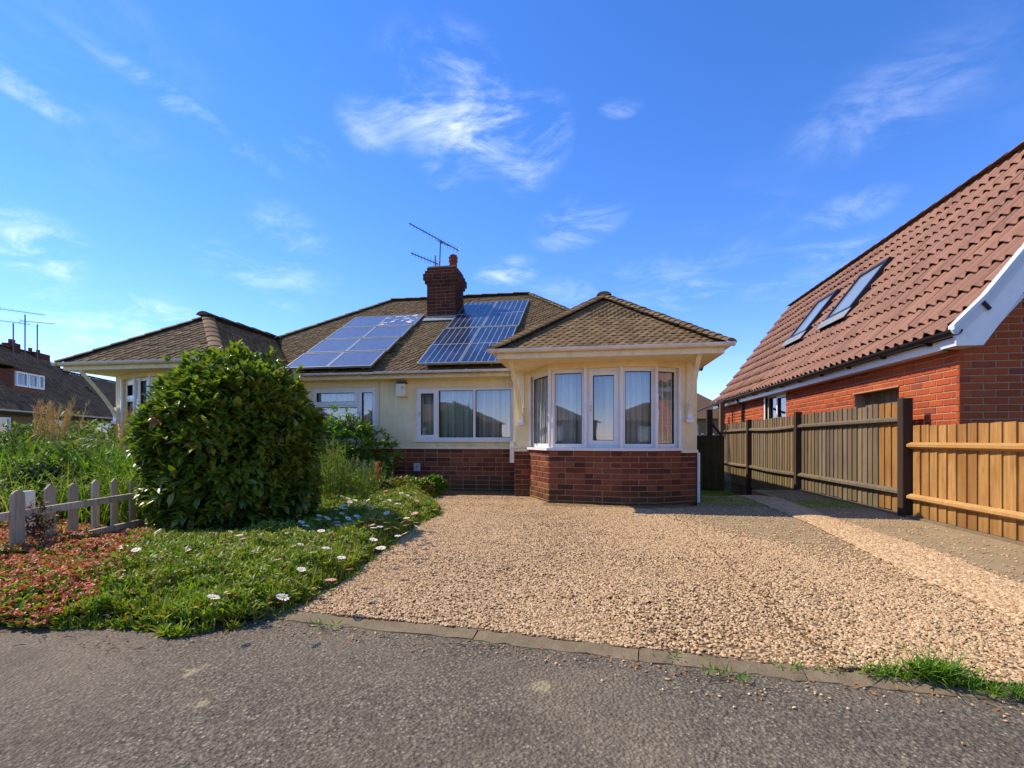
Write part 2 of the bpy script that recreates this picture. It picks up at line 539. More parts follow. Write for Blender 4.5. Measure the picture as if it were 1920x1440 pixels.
def mat_glass():
    t = NT('window_glass')
    tr = t.n('ShaderNodeBsdfTransparent'); tr.inputs[0].default_value = (.90, .93, .92, 1)
    gl = t.n('ShaderNodeBsdfGlossy'); gl.inputs['Roughness'].default_value = .015
    gl.inputs[0].default_value = (.92, .95, 1, 1)
    # sealed units are never quite flat
    b = t.n('ShaderNodeBump'); b.inputs['Strength'].default_value = .06; b.inputs['Distance'].default_value = .015
    t.L(t.noise(1.7, 2, .5), b.inputs['Height']); t.L(b.outputs[0], gl.inputs['Normal'])
    fr = t.n('ShaderNodeFresnel'); fr.inputs[0].default_value = 1.5
    f = t.math('ADD', t.math('MULTIPLY', fr.outputs[0], 1.5), .05, clamp=True)
    mx = t.n('ShaderNodeMixShader'); t.L(f, mx.inputs[0]); t.L(tr.outputs[0], mx.inputs[1]); t.L(gl.outputs[0], mx.inputs[2])
    t.L(mx.outputs[0], t.out.inputs[0])
    M['glass'] = t.m
    t = NT('net_curtain')
    c = t.ramp(t.noise(13, 2, .5, stretch=(1, 1, .01)), [(.32, (.30, .29, .29)), (.5, (.62, .61, .60)), (.66, (.88, .87, .88))])  # dark and light upright stripes paint pleat shading into the cloth colour
    t.done(c, .9, .1)
    M['curtain'] = t.m
    t = NT('brown_curtain')
    M['curtain_brown'] = t.done(t.ramp(t.noise(10, 3), [(.3, (.16, .13, .10)), (.7, (.26, .22, .17))]), .9, .1)
    # solar cells : dark blue polycrystal seen through glass
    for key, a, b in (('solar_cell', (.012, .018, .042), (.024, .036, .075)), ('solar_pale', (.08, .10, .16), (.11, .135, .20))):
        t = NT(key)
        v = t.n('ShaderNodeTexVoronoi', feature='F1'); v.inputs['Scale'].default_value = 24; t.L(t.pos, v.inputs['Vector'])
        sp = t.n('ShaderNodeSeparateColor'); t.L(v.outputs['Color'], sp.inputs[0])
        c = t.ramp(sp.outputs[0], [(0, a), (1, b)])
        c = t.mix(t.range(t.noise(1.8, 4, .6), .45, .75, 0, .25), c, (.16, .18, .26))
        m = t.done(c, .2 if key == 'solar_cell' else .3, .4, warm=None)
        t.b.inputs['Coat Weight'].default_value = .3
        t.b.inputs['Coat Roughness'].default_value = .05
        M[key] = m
    plain('grid_line', (.45, .50, .60), .4, .5, var=.05)
    plain('bird_lime', (.75, .76, .80), .7, .3, var=.1)


mat_glass()

# ------------------------------------------------------------------ mesh helpers


class MB:
    def __init__(s):
        s.v = []; s.f = []

    def poly(s, pts, flip=False):
        i = len(s.v)
        s.v += [tuple(p) for p in pts]
        idx = list(range(i, i + len(pts)))
        s.f.append(idx[::-1] if flip else idx)
        return s

    def obox(s, o, u, v, w):
        o, u, v, w = Vector(o), Vector(u), Vector(v), Vector(w)
        if u.cross(v).dot(w) < 0:
            u, v = v, u
        i = len(s.v)
        s.v += [tuple(p) for p in (o, o + u, o + u + v, o + v, o + w, o + u + w, o + u + v + w, o + v + w)]
        s.f += [[i + a for a in q] for q in ((3, 2, 1, 0), (4, 5, 6, 7), (0, 1, 5, 4), (1, 2, 6, 5), (2, 3, 7, 6), (3, 0, 4, 7))]
        return s

    def box(s, x0, x1, y0, y1, z0, z1):
        return s.obox((x0, y0, z0), (x1 - x0, 0, 0), (0, y1 - y0, 0), (0, 0, z1 - z0))

    def bar(s, p, q, w, h, up=(0, 0, 1)):
        p, q = Vector(p), Vector(q)
        d = q - p
        side = d.cross(Vector(up)).normalized()
        u2 = side.cross(d).normalized()
        return s.obox(p - side * w / 2 - u2 * h / 2, d, side * w, u2 * h)

    def tube(s, pts, r, n=6, caps=True):
        pts = [Vector(p) for p in pts]
        rr = r if isinstance(r, (list, tuple)) else [r] * len(pts)
        rings = []
        for k, p in enumerate(pts):
            d = (pts[min(k + 1, len(pts) - 1)] - pts[max(k - 1, 0)]).normalized()
            a = d.cross(Vector((0, 0, 1)))
            if a.length < .05: a = d.cross(Vector((0, 1, 0)))
            a.normalize(); b = d.cross(a).normalized()
            i = len(s.v)
            for j in range(n):
                t = 2 * math.pi * j / n
                s.v.append(tuple(p + (a * math.cos(t) + b * math.sin(t)) * rr[k]))
            rings.append(i)
        for k in range(len(rings) - 1):
            for j in range(n):
                s.f.append([rings[k] + j, rings[k] + (j + 1) % n, rings[k + 1] + (j + 1) % n, rings[k + 1] + j])
        if caps:
            s.f.append([rings[0] + j for j in range(n)][::-1])
            s.f.append([rings[-1] + j for j in range(n)])
        return s

    def prism(s, pts, w):
        """extrude a planar polygon by vector w"""
        w = Vector(w); n = len(pts); i = len(s.v)
        pts = [Vector(p) for p in pts]
        nrm = Vector((0, 0, 0))
        for k in range(n):
            nrm += pts[k].cross(pts[(k + 1) % n])
        if nrm.dot(w) < 0: pts = pts[::-1]
        s.v += [tuple(p) for p in pts] + [tuple(p + w) for p in pts]
        s.f.append([i + k for k in range(n)][::-1])
        s.f.append([i + n + k for k in range(n)])
        for k in range(n):
            s.f.append([i + k, i + (k + 1) % n, i + n + (k + 1) % n, i + n + k])
        return s

    def mesh(s, name, mat, smooth=False):
        me = bpy.data.meshes.new(name)
        me.from_pydata(s.v, [], s.f)
        me.materials.append(M[mat] if isinstance(mat, str) else mat)
        if smooth:
            me.shade_smooth()
        me.update()
        return me

    def build(s, name, mat, parent=None, smooth=False, bevel=0.0, **kw):
        o = bpy.data.objects.new(name, s.mesh(name, mat, smooth))
        COL.objects.link(o)
        attach(o, parent)
        if bevel:
            b = o.modifiers.new("bevel", 'BEVEL'); b.width = bevel; b.segments = 2; b.limit_method = 'ANGLE'
        for k, v in kw.items():
            o[k] = v
        return o


ORIGIN = {}


def attach(o, parent):
    if parent is None:
        return
    o.parent = parent
    L = ORIGIN.get(parent.name)
    o.matrix_parent_inverse = Matrix.Translation(-L) if L is not None else Matrix.Identity(4)


def thing(name, loc, label, cat, group=None):
    e = bpy.data.objects.new(name, None)
    COL.objects.link(e)
    e.empty_display_size = .2
    e.location = loc
    ORIGIN[e.name] = Vector(loc)
    e['label'] = label; e['category'] = cat
    if group: e['group'] = group
    return e


def tag(o, label, cat, group=None):
    o['label'] = label; o['category'] = cat
    if group: o['group'] = group
    return o


def structure(mb, name, mat, smooth=False):
    return mb.build(name, mat, None, smooth, kind='structure')


def frame_matrix(o, x, y, z):
    m = Matrix.Identity(4)
    for i, a in enumerate((x, y, z)):
        for j in range(3): m[j][i] = a[j]
    for j in range(3): m[j][3] = o[j]
    return m


def fast_mesh(name, V, F, mat, smooth=False):
    """V (n,3) float array, F list of (m,k) int arrays"""
    me = bpy.data.meshes.new(name)
    me.vertices.add(len(V))
    me.vertices.foreach_set('co', np.ascontiguousarray(V, dtype=np.float32).ravel())
    loops = np.concatenate([f.ravel() for f in F]).astype(np.int32)
    counts = np.concatenate([np.full(len(f), f.shape[1]) for f in F])
    starts = np.concatenate([[0], np.cumsum(counts)[:-1]]).astype(np.int32)
    me.loops.add(len(loops)); me.loops.foreach_set('vertex_index', loops)
    me.polygons.add(len(counts))
    me.polygons.foreach_set('loop_start', starts)
    me.materials.append(M[mat] if isinstance(mat, str) else mat)
    if smooth:
        me.polygons.foreach_set('use_smooth', np.ones(len(counts), dtype=bool))
    me.update(calc_edges=True)
    me.validate()
    return me


def joined(name, unit, mats, mat, parent=None, smooth=False, kind='stuff'):
    """unit = (verts, faces); mats (n,4,4)"""
    uv, uf = unit
    uv = np.array(uv, float); mats = np.asarray(mats, float)
    n = len(mats)
    if n == 0: return None
    h = np.concatenate([uv, np.ones((len(uv), 1))], 1)
    V = np.einsum('nij,kj->nki', mats, h)[:, :, :3].reshape(-1, 3)
    off = (np.arange(n) * len(uv))
    F = []
    for k in sorted({len(f) for f in uf}):
        a = np.array([f for f in uf if len(f) == k])
        F.append((a[None] + off[:, None, None]).reshape(-1, k))
    o = bpy.data.objects.new(name, fast_mesh(name, V, F, mat, smooth))
    COL.objects.link(o)
    attach(o, parent)
    if kind: o['kind'] = kind
    return o


def view_rank(p):
    s, c = math.sin(YAW), math.cos(YAW)
    dd = -p[0] * s + p[1] * c
    if dd < .3: return 1e6 + np.hypot(p[0], p[1])
    px = 960 + FPX * (p[0] * c + p[1] * s) / dd
    py = HY - FPX * (p[2] - CH) / dd
    r = math.sqrt(p[0] ** 2 + p[1] ** 2 + (p[2] - CH) ** 2)
    return r + (0 if -10 < px < 1930 and -10 < py < 1450 else 1e5)


def pieces(name, rest, unit, mats, mat, parent, limit=290, smooth=False, rank=None):
    """the `limit` pieces that show largest become objects, the others one joined part"""
    mats = [np.array(m, float) for m in mats]
    rank = rank or view_rank
    order = sorted(range(len(mats)), key=lambda i: rank(mats[i][:3, 3]))
    me = bpy.data.meshes.new(name)
    me.from_pydata([tuple(v) for v in unit[0]], [], [list(f) for f in unit[1]])
    me.materials.append(M[mat] if isinstance(mat, str) else mat)
    if smooth: me.shade_smooth()
    near = [i for i in order[:limit] if rank(mats[i][:3, 3]) < 1e5]
    for i in near:
        o = bpy.data.objects.new(name, me)
        COL.objects.link(o)
        attach(o, parent)
        o.matrix_basis = Matrix(mats[i].tolist())
    s = set(near)
    r = [mats[i] for i in range(len(mats)) if i not in s]
    if r:
        joined(rest, unit, np.array(r), mat, parent, smooth)


UNIT_BOX = ([(-.5, -.5, -.5), (.5, -.5, -.5), (.5, .5, -.5), (-.5, .5, -.5), (-.5, -.5, .5), (.5, -.5, .5), (.5, .5, .5), (-.5, .5, .5)],
            [(3, 2, 1, 0), (4, 5, 6, 7), (0, 1, 5, 4), (1, 2, 6, 5), (2, 3, 7, 6), (3, 0, 4, 7)])


def brick_unit():
    """a brick with slightly worn arrises : x length, y outward(-), z height"""
    c = .03; cz = .08
    v = [(-.5, .5, -.5), (.5, .5, -.5), (.5, .5, .5), (-.5, .5, .5),
         (-.5, -.3, -.5), (.5, -.3, -.5), (.5, -.3, .5), (-.5, -.3, .5),
         (-.5 + c, -.5, -.5 + cz), (.5 - c, -.5, -.5 + cz), (.5 - c, -.5, .5 - cz), (-.5 + c, -.5, .5 - cz)]
    f = [(0, 1, 5, 4), (1, 2, 6, 5), (2, 3, 7, 6), (3, 0, 4, 7), (4, 5, 9, 8), (5, 6, 10, 9), (6, 7, 11, 10), (7, 4, 8, 11), (8, 9, 10, 11)]
    return (v, f)


BRICK = brick_unit()


def lay_bricks(A, B, z0, z1, course, blen, joint=.010, proud=.008, depth=.05, header=3, openings=(), seed=0, soldier=None):
    """matrices of bricks laid along A->B (2D); outward = right-hand side of A->B"""
    r = random.Random(seed)
    A, B = Vector((A[0], A[1], 0)), Vector((B[0], B[1], 0))
    d = B - A; L = d.length; d.normalize()
    out = Vector((d.y, -d.x, 0))
    res = []
    n = int(round((z1 - z0) / course))
    for k in range(n):
        zc = z0 + (k + .5) * course
        u = 0.0
        first = (.5 if k % 2 else 1.0)
        while u < L - .01:
            w = blen
            if u == 0: w = blen * first
            elif header and r.random() < .6 / header: w = blen * .5
            if u + w > L - blen * .22: w = L - u
            spans = [(u, u + w)]
            for (a, b, za, zb) in openings:
                if za < zc < zb:
                    spans = [q for (p0, p1) in spans for q in ((p0, min(p1, a)), (max(p0, b), p1)) if q[1] - q[0] > .03]
            for (p0, p1) in spans:
                c = A + d * ((p0 + p1) / 2) + Vector((0, 0, zc)) + out * (proud - depth / 2 + r.uniform(-.0015, .0015))
                tilt = r.uniform(-.004, .004)
                e0, e1 = (joint * .5 if p0 == 0 else 0), (joint * .5 if p1 > L - 1e-4 else 0)
                c = c + d * (e1 - e0) / 2
                x = (d + Vector((0, 0, tilt))) * (p1 - p0 - joint + e0 + e1)
                res.append(frame_matrix(c, x, -out * depth, Vector((0, 0, course - joint))))
            u += w
    return res


def in_poly(x, y, P):
    c = False; n = len(P); j = n - 1
    for i in range(n):
        if (P[i][1] > y) != (P[j][1] > y) and x < (P[j][0] - P[i][0]) * (y - P[i][1]) / (P[j][1] - P[i][1]) + P[i][0]:
            c = not c
        j = i
    return c


def lay_tiles(poly, o, u, v, w, g, length, lift=.012, jit=.004, seed=0, holes=()):
    """tiles over a planar polygon (3D points). o origin at the eaves, u along eaves, v up the slope.
    unit tile : x -.5..+.5, y 0 (lower edge)..1 (upper), z thickness"""
    r = random.Random(seed)
    o, u, v = Vector(o), Vector(u).normalized(), Vector(v).normalized()
    nrm = u.cross(v).normalized()
    P = [((Vector(p) - o).dot(u), (Vector(p) - o).dot(v)) for p in poly]
    xs = [p[0] for p in P]; ys = [p[1] for p in P]
    res = []
    k = 0
    yy = min(ys)
    while yy < max(ys):
        x = min(xs) - w + (w / 2 if k % 2 else 0)
        while x < max(xs) + w:
            if in_poly(x, yy + g * .5, P) and not any(in_poly(x, yy + g * .5, h) for h in holes):
                c = o + u * x + v * (yy + r.uniform(-jit, jit)) + nrm * (lift + r.uniform(-.003, .003))
                tilt = -(lift * 1.0) / length + r.uniform(-.01, .01)
                vv = (v + nrm * tilt).normalized()
                uu = (u + nrm * r.uniform(-.015, .015) + v * r.uniform(-.01, .01)).normalized()
                nn = uu.cross(vv)
                res.append(frame_matrix(c, uu * (w * .965), vv * length, nn))
            x += w
        yy += g; k += 1
    return res


def tile_unit(th=.013, camber=.008):
    xs = [-.5, -.17, .17, .5]; zs = [0, camber, camber, 0]
    v = []; f = []
    for y in (0, 1):
        for x, z in zip(xs, zs): v.append((x, y, z))
    for y in (0, 1):
        for x, z in zip(xs, zs): v.append((x, y, z - th))
    for i in range(3):
        f.append((i, i + 1, 5 + i, 4 + i))
        f.append((8 + i, 9 + i, i + 1, i))
    f.append((8, 0, 4, 12)); f.append((3, 11, 15, 7))
    return (v, f)


TILE = tile_unit()


def ridge_unit(n=6, r=.5, th=.1, ang=150):
    """half-round tile, x across (-.5..5), y 0..1 along, z up"""
    v = []; f = []
    a0 = math.radians(90 + ang / 2); a1 = math.radians(90 - ang / 2)
    for y in (0, 1):
        rr = r * (1.0 if y == 0 else .92)
        for i in range(n + 1):
            a = a0 + (a1 - a0) * i / n
            v.append((rr * math.cos(a), y, rr * math.sin(a) * .8 - .25 * r))
    for i in range(n + 1):
        a = a0 + (a1 - a0) * i / n
        v.append(((r - th) * math.cos(a), 0, (r - th) * math.sin(a) * .8 - .25 * r))
    m = n + 1
    for i in range(n):
        f.append((i, i + 1, m + i + 1, m + i))
        f.append((2 * m + i, 2 * m + i + 1, i + 1, i))
    f.append(tuple(range(2 * m, 3 * m)))
    return (v, [tuple(q) for q in f])


RIDGE = ridge_unit()


def lay_ridge(p, q, step, width, length, lift=.03, height=.55, seed=0):
    p, q = Vector(p), Vector(q)
    d = q - p; L = d.length; d.normalize()
    x = d.cross(Vector((0, 0, 1))).normalized(); z = x.cross(d).normalized()
    r = random.Random(seed); res = []
    n = max(1, int(L / step))
    for k in range(n):
        y = (d + z * -.13 * (1 if step < .2 else .2) + x * r.uniform(-.02, .02)).normalized()
        zz = x.cross(y).normalized()
        res.append(frame_matrix(p + d * (k * L / n) + z * (lift + r.uniform(-.004, .004)), x * width, y * length, zz * width * height / .8))
    return res


def gutter(mb, p, q, out, r=.055):
    """half-round gutter along p->q, opening up, out = horizontal outward vector"""
    p, q, out = Vector(p), Vector(q), Vector(out)
    n = 8
    prof = []
    for i in range(n + 1):
        a = math.pi * i / n
        prof.append(out * (r - r * math.cos(a)) + Vector((0, 0, -r * math.sin(a))))
    inn = []
    for i in range(n + 1):
        a = math.pi * (n - i) / n
        inn.append(out * (r - (r - .006) * math.cos(a)) + Vector((0, 0, -(r - .006) * math.sin(a))))
    mb.prism([p + c for c in prof + inn], q - p)
    return mb


# ------------------------------------------------------------------ terrain


def sstep(a, b, x):
    t = min(1, max(0, (x - a) / (b - a)))
    return t * t * (3 - 2 * t)


def ground_z(x, y):
    """the side passage falls away behind the bay"""
    return -.55 * sstep(8.6, 13.5, y) * (1 if x > 1.55 else 0)


def sheet(name, mat, poly, z=0.0, step=.5, follow=True):
    xs = [p[0] for p in poly]; ys = [p[1] for p in poly]
    mb = MB()
    nx = max(1, int((max(xs) - min(xs)) / step)); ny = max(1, int((max(ys) - min(ys)) / step))
    gx = [min(xs) + (max(xs) - min(xs)) * i / nx for i in range(nx + 1)]
    gy = [min(ys) + (max(ys) - min(ys)) * i / ny for i in range(ny + 1)]
    idx = {}
    for j, y in enumerate(gy):
        for i, x in enumerate(gx):
            idx[i, j] = len(mb.v)
            mb.v.append((x, y, z + (ground_z(x, y) if follow else 0)))
    for j in range(ny):
        for i in range(nx):
            mb.f.append([idx[i, j], idx[i + 1, j], idx[i + 1, j + 1], idx[i, j + 1]])
    return structure(mb, name, mat)


def big_ground():
    gx = [-400, -150, -60, -30, -15, -8, -4, 0, 1.5, 1.56, 2, 2.5, 3, 3.5, 4, 5, 7, 12, 30, 80, 200, 400]
    gy = [-200, -60, -20, 0, 2.70, 2.72, 5, 8, 8.6, 9, 9.5, 10, 10.5, 11, 11.5, 12, 12.5, 13, 13.5, 16, 25, 60, 150, 500]
    mb = MB()
    for y in gy:
        for x in gx:
            z = ground_z(x, y) - .02
            if y < 2.71: z = -.10
            mb.v.append((x, y, z))
    w = len(gx)
    for j in range(len(gy) - 1):
        for i in range(w - 1):
            a = j * w + i
            mb.f.append([a, a + 1, a + w + 1, a + w])
    structure(mb, 'ground', 'grass_ground')


big_ground()


def flat_poly(name, mat, pts, z0, z1):
    mb = MB().prism([(x, y, z0) for x, y in pts], (0, 0, z1 - z0))
    return structure(mb, name, mat)


KERB = [(-1.95, 2.60), (-1.66, 2.56), (-.6, 2.47), (.21, 2.37), (.9, 2.29), (1.7, 2.24), (2.6, 2.18), (3.6, 2.12)]


def kerb_y(x):
    if x < KERB[0][0]: return KERB[0][1]
    for (a, b), (c, d) in zip(KERB, KERB[1:]):
        if x <= c: return b + (d - b) * (x - a) / (c - a)
    return KERB[-1][1]


# pavement : tarmac, runs up to the edging and under the bed's front edge
mb = MB()
xs = np.linspace(-14, 14, 113)
for i, x in enumerate(xs):
    mb.v += [(x, -3.2, -.035), (x, 1.0, -.030), (x, kerb_y(x) + .03 if x > -1.95 else 2.66, -.017)]
for i in range(len(xs) - 1):
    a = i * 3
    mb.f += [[a, a + 3, a + 4, a + 1], [a + 1, a + 4, a + 5, a + 2]]
structure(mb, 'pavement', 'asphalt')
flat_poly('road', 'asphalt', [(-200, -10.5), (200, -10.5), (200, -3.35), (-200, -3.35)], -.20, -.14)
flat_poly('road_kerb', 'kerb', [(-60, -3.35), (60, -3.35), (60, -3.2), (-60, -3.2)], -.2, -.03)
flat_poly('far_pavement', 'asphalt', [(-60, -12.5), (60, -12.5), (60, -10.5), (-60, -10.5)], -.15, -.03)

# edging strip of cast concrete lengths
rk = random.Random(3)
edge = thing('edging_strip', (0, 2.4, 0), 'weathered flush concrete edging strip between the gravel drive and the tarmac', 'edging')
for (a, b), (c, d) in zip(KERB, KERB[1:]):
    p, q = Vector((a, b, 0)), Vector((c, d, 0))
    n = max(1, round((q - p).length / .9))
    for k in range(n):
        s = p.lerp(q, k / n); e = p.lerp(q, (k + 1) / n)
        dirv = (e - s).normalized(); nr = Vector((-dirv.y, dirv.x, 0))
        m = MB()
        segs = 14
        row = []
        for i in range(segs + 1):
            t = i / segs
            c0 = s.lerp(e, t * .994)
            wj = rk.uniform(-.014, .014); zj = rk.uniform(-.004, .002)
            row.append((c0 + nr * (-.045 + wj) + Vector((0, 0, -.012 + zj)), c0 + nr * .055 + Vector((0, 0, .006 + zj)), c0 + nr * (-.05 + wj) + Vector((0, 0, -.06)), c0 + nr * .06 + Vector((0, 0, -.06))))
        for i in range(segs):
            A, B = row[i], row[i + 1]
            m.poly([A[0], B[0], B[1], A[1]]); m.poly([A[2], B[2], B[0], A[0]]); m.poly([A[1], B[1], B[3], A[3]])
        m.poly([row[0][2], row[0][0], row[0][1], row[0][3]]); m.poly([row[-1][3], row[-1][1], row[-1][0], row[-1][2]])
        m.build('edging_block', 'kerb', edge)

# drive
m = MB(); gx_ = np.linspace(-3.2, 1.45, 24)
for x in gx_:
    m.v += [(x, kerb_y(x) + .045, .004), (x, 6, .004), (x, 9.45, .004)]
for i in range(len(gx_) - 1):
    a = i * 3
    m.f += [[a, a + 3, a + 4, a + 1], [a + 1, a + 4, a + 5, a + 2]]
structure(m, 'gravel_drive', 'gravel_base')


def track(name, L, R, zt, thick=.06):
    """concrete strip with a left and a right outline [(x,y)...]"""
    m = MB(); n = 24
    ys = np.linspace(max(L[0][1], R[0][1]), min(L[-1][1], R[-1][1]), n + 1)
    fx = lambda P, y: float(np.interp(y, [p[1] for p in P], [p[0] for p in P]))
    for y in ys:
        a, b = fx(L, y), fx(R, y)
        jl = rk.uniform(-.02, .02)
        z = zt(a, y) if callable(zt) else zt
        m.v += [(a + jl, y, z), (b, y, z), (a + jl, y, z - thick), (b, y, z - thick)]
    for i in range(n):
        a = i * 4
        m.f += [[a, a + 1, a + 5, a + 4], [a + 2, a, a + 4, a + 6], [a + 1, a + 3, a + 7, a + 5]]
    m.f += [[2, 3, 1, 0], [4 * n, 4 * n + 1, 4 * n + 3, 4 * n + 2]]
    return structure(m, name, 'concrete')


TRACK_L = [(1.35, 2.3), (1.45, 3.0), (1.5, 4.0), (1.35, 5.2), (.95, 6.4), (.95, 7.35)]
TRACK_R = [(2.15, 2.3), (2.28, 3.1), (2.28, 4.0), (2.5, 6.2), (2.58, 9.0)]
track('concrete_track', [(1.1, 2.34), (1.2, 4), (1.2, 5.2), (1.0, 6.4), (1.0, 7.35), (1.62, 7.8), (1.62, 8.2)], TRACK_R, lambda x, y: .012 + ground_z(2, y), .05)
track('fence_track', [(2.75, 2.25), (2.84, 3.8), (2.95, 4.9), (2.94, 6.7), (3.05, 9.0), (3.1, 10.4)], [(3.93, 2.25), (3.93, 10.4)], .016, .35)
track('strip_bed', [(2.1, 2.29), (2.25, 4), (2.5, 6.2), (2.58, 9), (2.62, 9.6)], [(2.8, 2.29), (3.0, 9.6)], lambda x, y: .008 + ground_z(2, y), .05)
bpy.data.objects['strip_bed'].data.materials[0] = M['gravel_base']
sheet('side_path', 'moss', [(1.60, 7.85), (4.02, 7.85), (4.02, 17.5), (1.60, 17.5)], .018, .25)
# concrete footing that carries the fence
flat_poly('fence_footing', 'kerb', [(3.935, 2.2), (4.12, 2.2), (4.12, 10.55), (3.935, 10.55)], -.3, .035)

# ------------------------------------------------------------------ gravel stones


def stone_proto(k):
    r = random.Random(100 + k)
    import bmesh
    bm = bmesh.new()
    bmesh.ops.create_icosphere(bm, subdivisions=1, radius=1)
    for v in bm.verts:
        v.co *= r.uniform(.72, 1.12)
    me = bpy.data.meshes.new('stone')
    bm.to_mesh(me); bm.free()
    me.materials.append(M['gravel_stone'])
    o = bpy.data.objects.new('stone_shape', me)
    return o


def gn_scatter(name, protos, pts, rot, scl, idx, label, cat):
    me = bpy.data.meshes.new(name)
    me.from_pydata([tuple(p) for p in pts], [], [])
    for an, ty, data in (('rot', 'FLOAT_VECTOR', rot), ('scl', 'FLOAT_VECTOR', scl)):
        a = me.attributes.new(an, ty, 'POINT'); a.data.foreach_set('vector', np.ascontiguousarray(data, dtype=np.float32).ravel())
    a = me.attributes.new('pick', 'INT', 'POINT'); a.data.foreach_set('value', np.asarray(idx, dtype=np.int32))
    o = bpy.data.objects.new(name, me)
    COL.objects.link(o)
    o['kind'] = 'stuff'; o['label'] = label; o['category'] = cat
    c = bpy.data.collections.new('shapes')
    for p in protos: c.objects.link(p)
    ng = bpy.data.node_groups.new('scatter', 'GeometryNodeTree')
    ng.interface.new_socket('Geometry', in_out='INPUT', socket_type='NodeSocketGeometry')
    ng.interface.new_socket('Geometry', in_out='OUTPUT', socket_type='NodeSocketGeometry')
    N = ng.nodes.new
    gi = N('NodeGroupInput'); go = N('NodeGroupOutput'); ci = N('GeometryNodeCollectionInfo'); ip = N('GeometryNodeInstanceOnPoints')
    m2p = N('GeometryNodeMeshToPoints')
    ci.inputs['Collection'].default_value = c
    ci.inputs['Separate Children'].default_value = True
    ci.inputs['Reset Children'].default_value = True
    ip.inputs['Pick Instance'].default_value = True
    def attr(n, ty):
        a = N('GeometryNodeInputNamedAttribute'); a.data_type = ty; a.inputs['Name'].default_value = n
        return a.outputs['Attribute']
    e2r = N('FunctionNodeEulerToRotation')
    ng.links.new(attr('rot', 'FLOAT_VECTOR'), e2r.inputs[0])
    ng.links.new(gi.outputs[0], m2p.inputs[0])
    ng.links.new(m2p.outputs[0], ip.inputs['Points'])
    ng.links.new(ci.outputs[0], ip.inputs['Instance'])
    ng.links.new(attr('pick', 'INT'), ip.inputs['Instance Index'])
    ng.links.new(e2r.outputs[0], ip.inputs['Rotation'])
    ng.links.new(attr('scl', 'FLOAT_VECTOR'), ip.inputs['Scale'])
    ng.links.new(ip.outputs[0], go.inputs[0])
    md = o.modifiers.new('scatter', 'NODES'); md.node_group = ng
    return o


from mathutils import noise as mnoise
BED = [(-9, 2.15), (-3.6, 2.2), (-3.0, 2.18), (-2.6, 2.33), (-2.2, 2.28), (-1.93, 2.38), (-1.75, 2.72), (-1.80, 3.44), (-1.97, 4.72), (-2.08, 5.6), (-2.05, 6.3), (-2.3, 7.0), (-2.75, 7.7), (-2.75, 8.5), (-2.75, 9.35), (-9, 9.35)]


def gravel():
    P = []; R = []; S = []
    def put(x, y, z, s):
        P.append((x, y, z)); R.append((rng.uniform(-.45, .45), rng.uniform(-.45, .45), rng.uniform(0, 6.28)))
        a = s * rng.uniform(.75, 1.35)
        S.append((a, a * rng.uniform(.45, .8), a * rng.uniform(.28, .5)))
    N = 215000
    X = rng.uniform(-3.1, 4.0, N * 2); Y = rng.uniform(2.2, 10.2, N * 2); U = rng.uniform(0, 1, N * 2)
    for x, y, u in zip(X, Y, U):
        if y < kerb_y(x) + .05 or in_poly(x - .05, y, BED): continue
        if y > 7.35 and x < 1.62 and (y > 8.5 or x > -.75): continue
        nz = mnoise.noise(Vector((x * 1.7, y * 1.7, 0)))
        z = .010 + .012 * nz
        tl = np.interp(y, [p[1] for p in TRACK_L], [p[0] for p in TRACK_L]) + .18 * nz
        tr = np.interp(y, [p[1] for p in TRACK_R], [p[0] for p in TRACK_R])
        fl = np.interp(y, [2.25, 3.8, 4.9, 6.7, 9.0, 10.4], [2.75, 2.84, 2.95, 2.94, 3.05, 3.1])
        s = .0108
        if x > 1.05 and y < 7.3: z += .014
        if x < tl:
            d = 1.0
            d *= .80 + .5 * mnoise.noise(Vector((x * .9, y * .5, 9)))
            if y > 7.2: d *= .75
        elif x < tr:
            d = .14 + .9 * sstep(.55, -.05, x - tl) + (.75 * sstep(5.4, 3.2, y))
            z = .018; s = .0108
            if y > 5.2: d *= .5
        elif x < fl:
            d = 1.15; s = .0185; z = .024 + .018 * math.sin((x - tr) / max(.01, fl - tr) * math.pi)
        elif x < 3.9:
            d = .025 + .30 * sstep(3.4, 2.4, y) + .4 * sstep(.10, 0, x - fl)
            z = .022; s = .011
        else: continue
        if u > min(1, d) * .93: continue
        if y > 9.6 and x > fl: continue
        put(x, y, z + (ground_z(x, y) if x < fl else 0), s)
    # strays on the tarmac beside the edging
    for _ in range(260):
        x = rng.uniform(-2.4, 3.2); y = kerb_y(x) - .06 - abs(rng.normal(0, .13))
        put(x, y, -.014, .008)
    gn_scatter('gravel', [stone_proto(k) for k in range(5)], P, R, S, rng.integers(0, 5, len(P)), 'loose pale tan gravel stones spread over the driveway', 'gravel')


gravel()

# ================================================================== BUNGALOW
bung = thing('semi_detached_bungalow', (-3.4, 11, 0), 'cream and brown brick bungalow pair with two bow windows and a brown tiled hipped roof', 'bungalow')

EZ = 2.28
XL, XR = -9.1, 1.84
YF, YR = 9.0, 13.1
YB = 2 * YR - YF
RZ = EZ + .64 * (YR - YF)
RX0, RX1 = -5.6, -1.69
BAYS = [dict(x0=-1.48, x1=1.84, y=7.1, s=.71), dict(x0=-9.1, x1=-5.96, y=7.05, s=.71)]

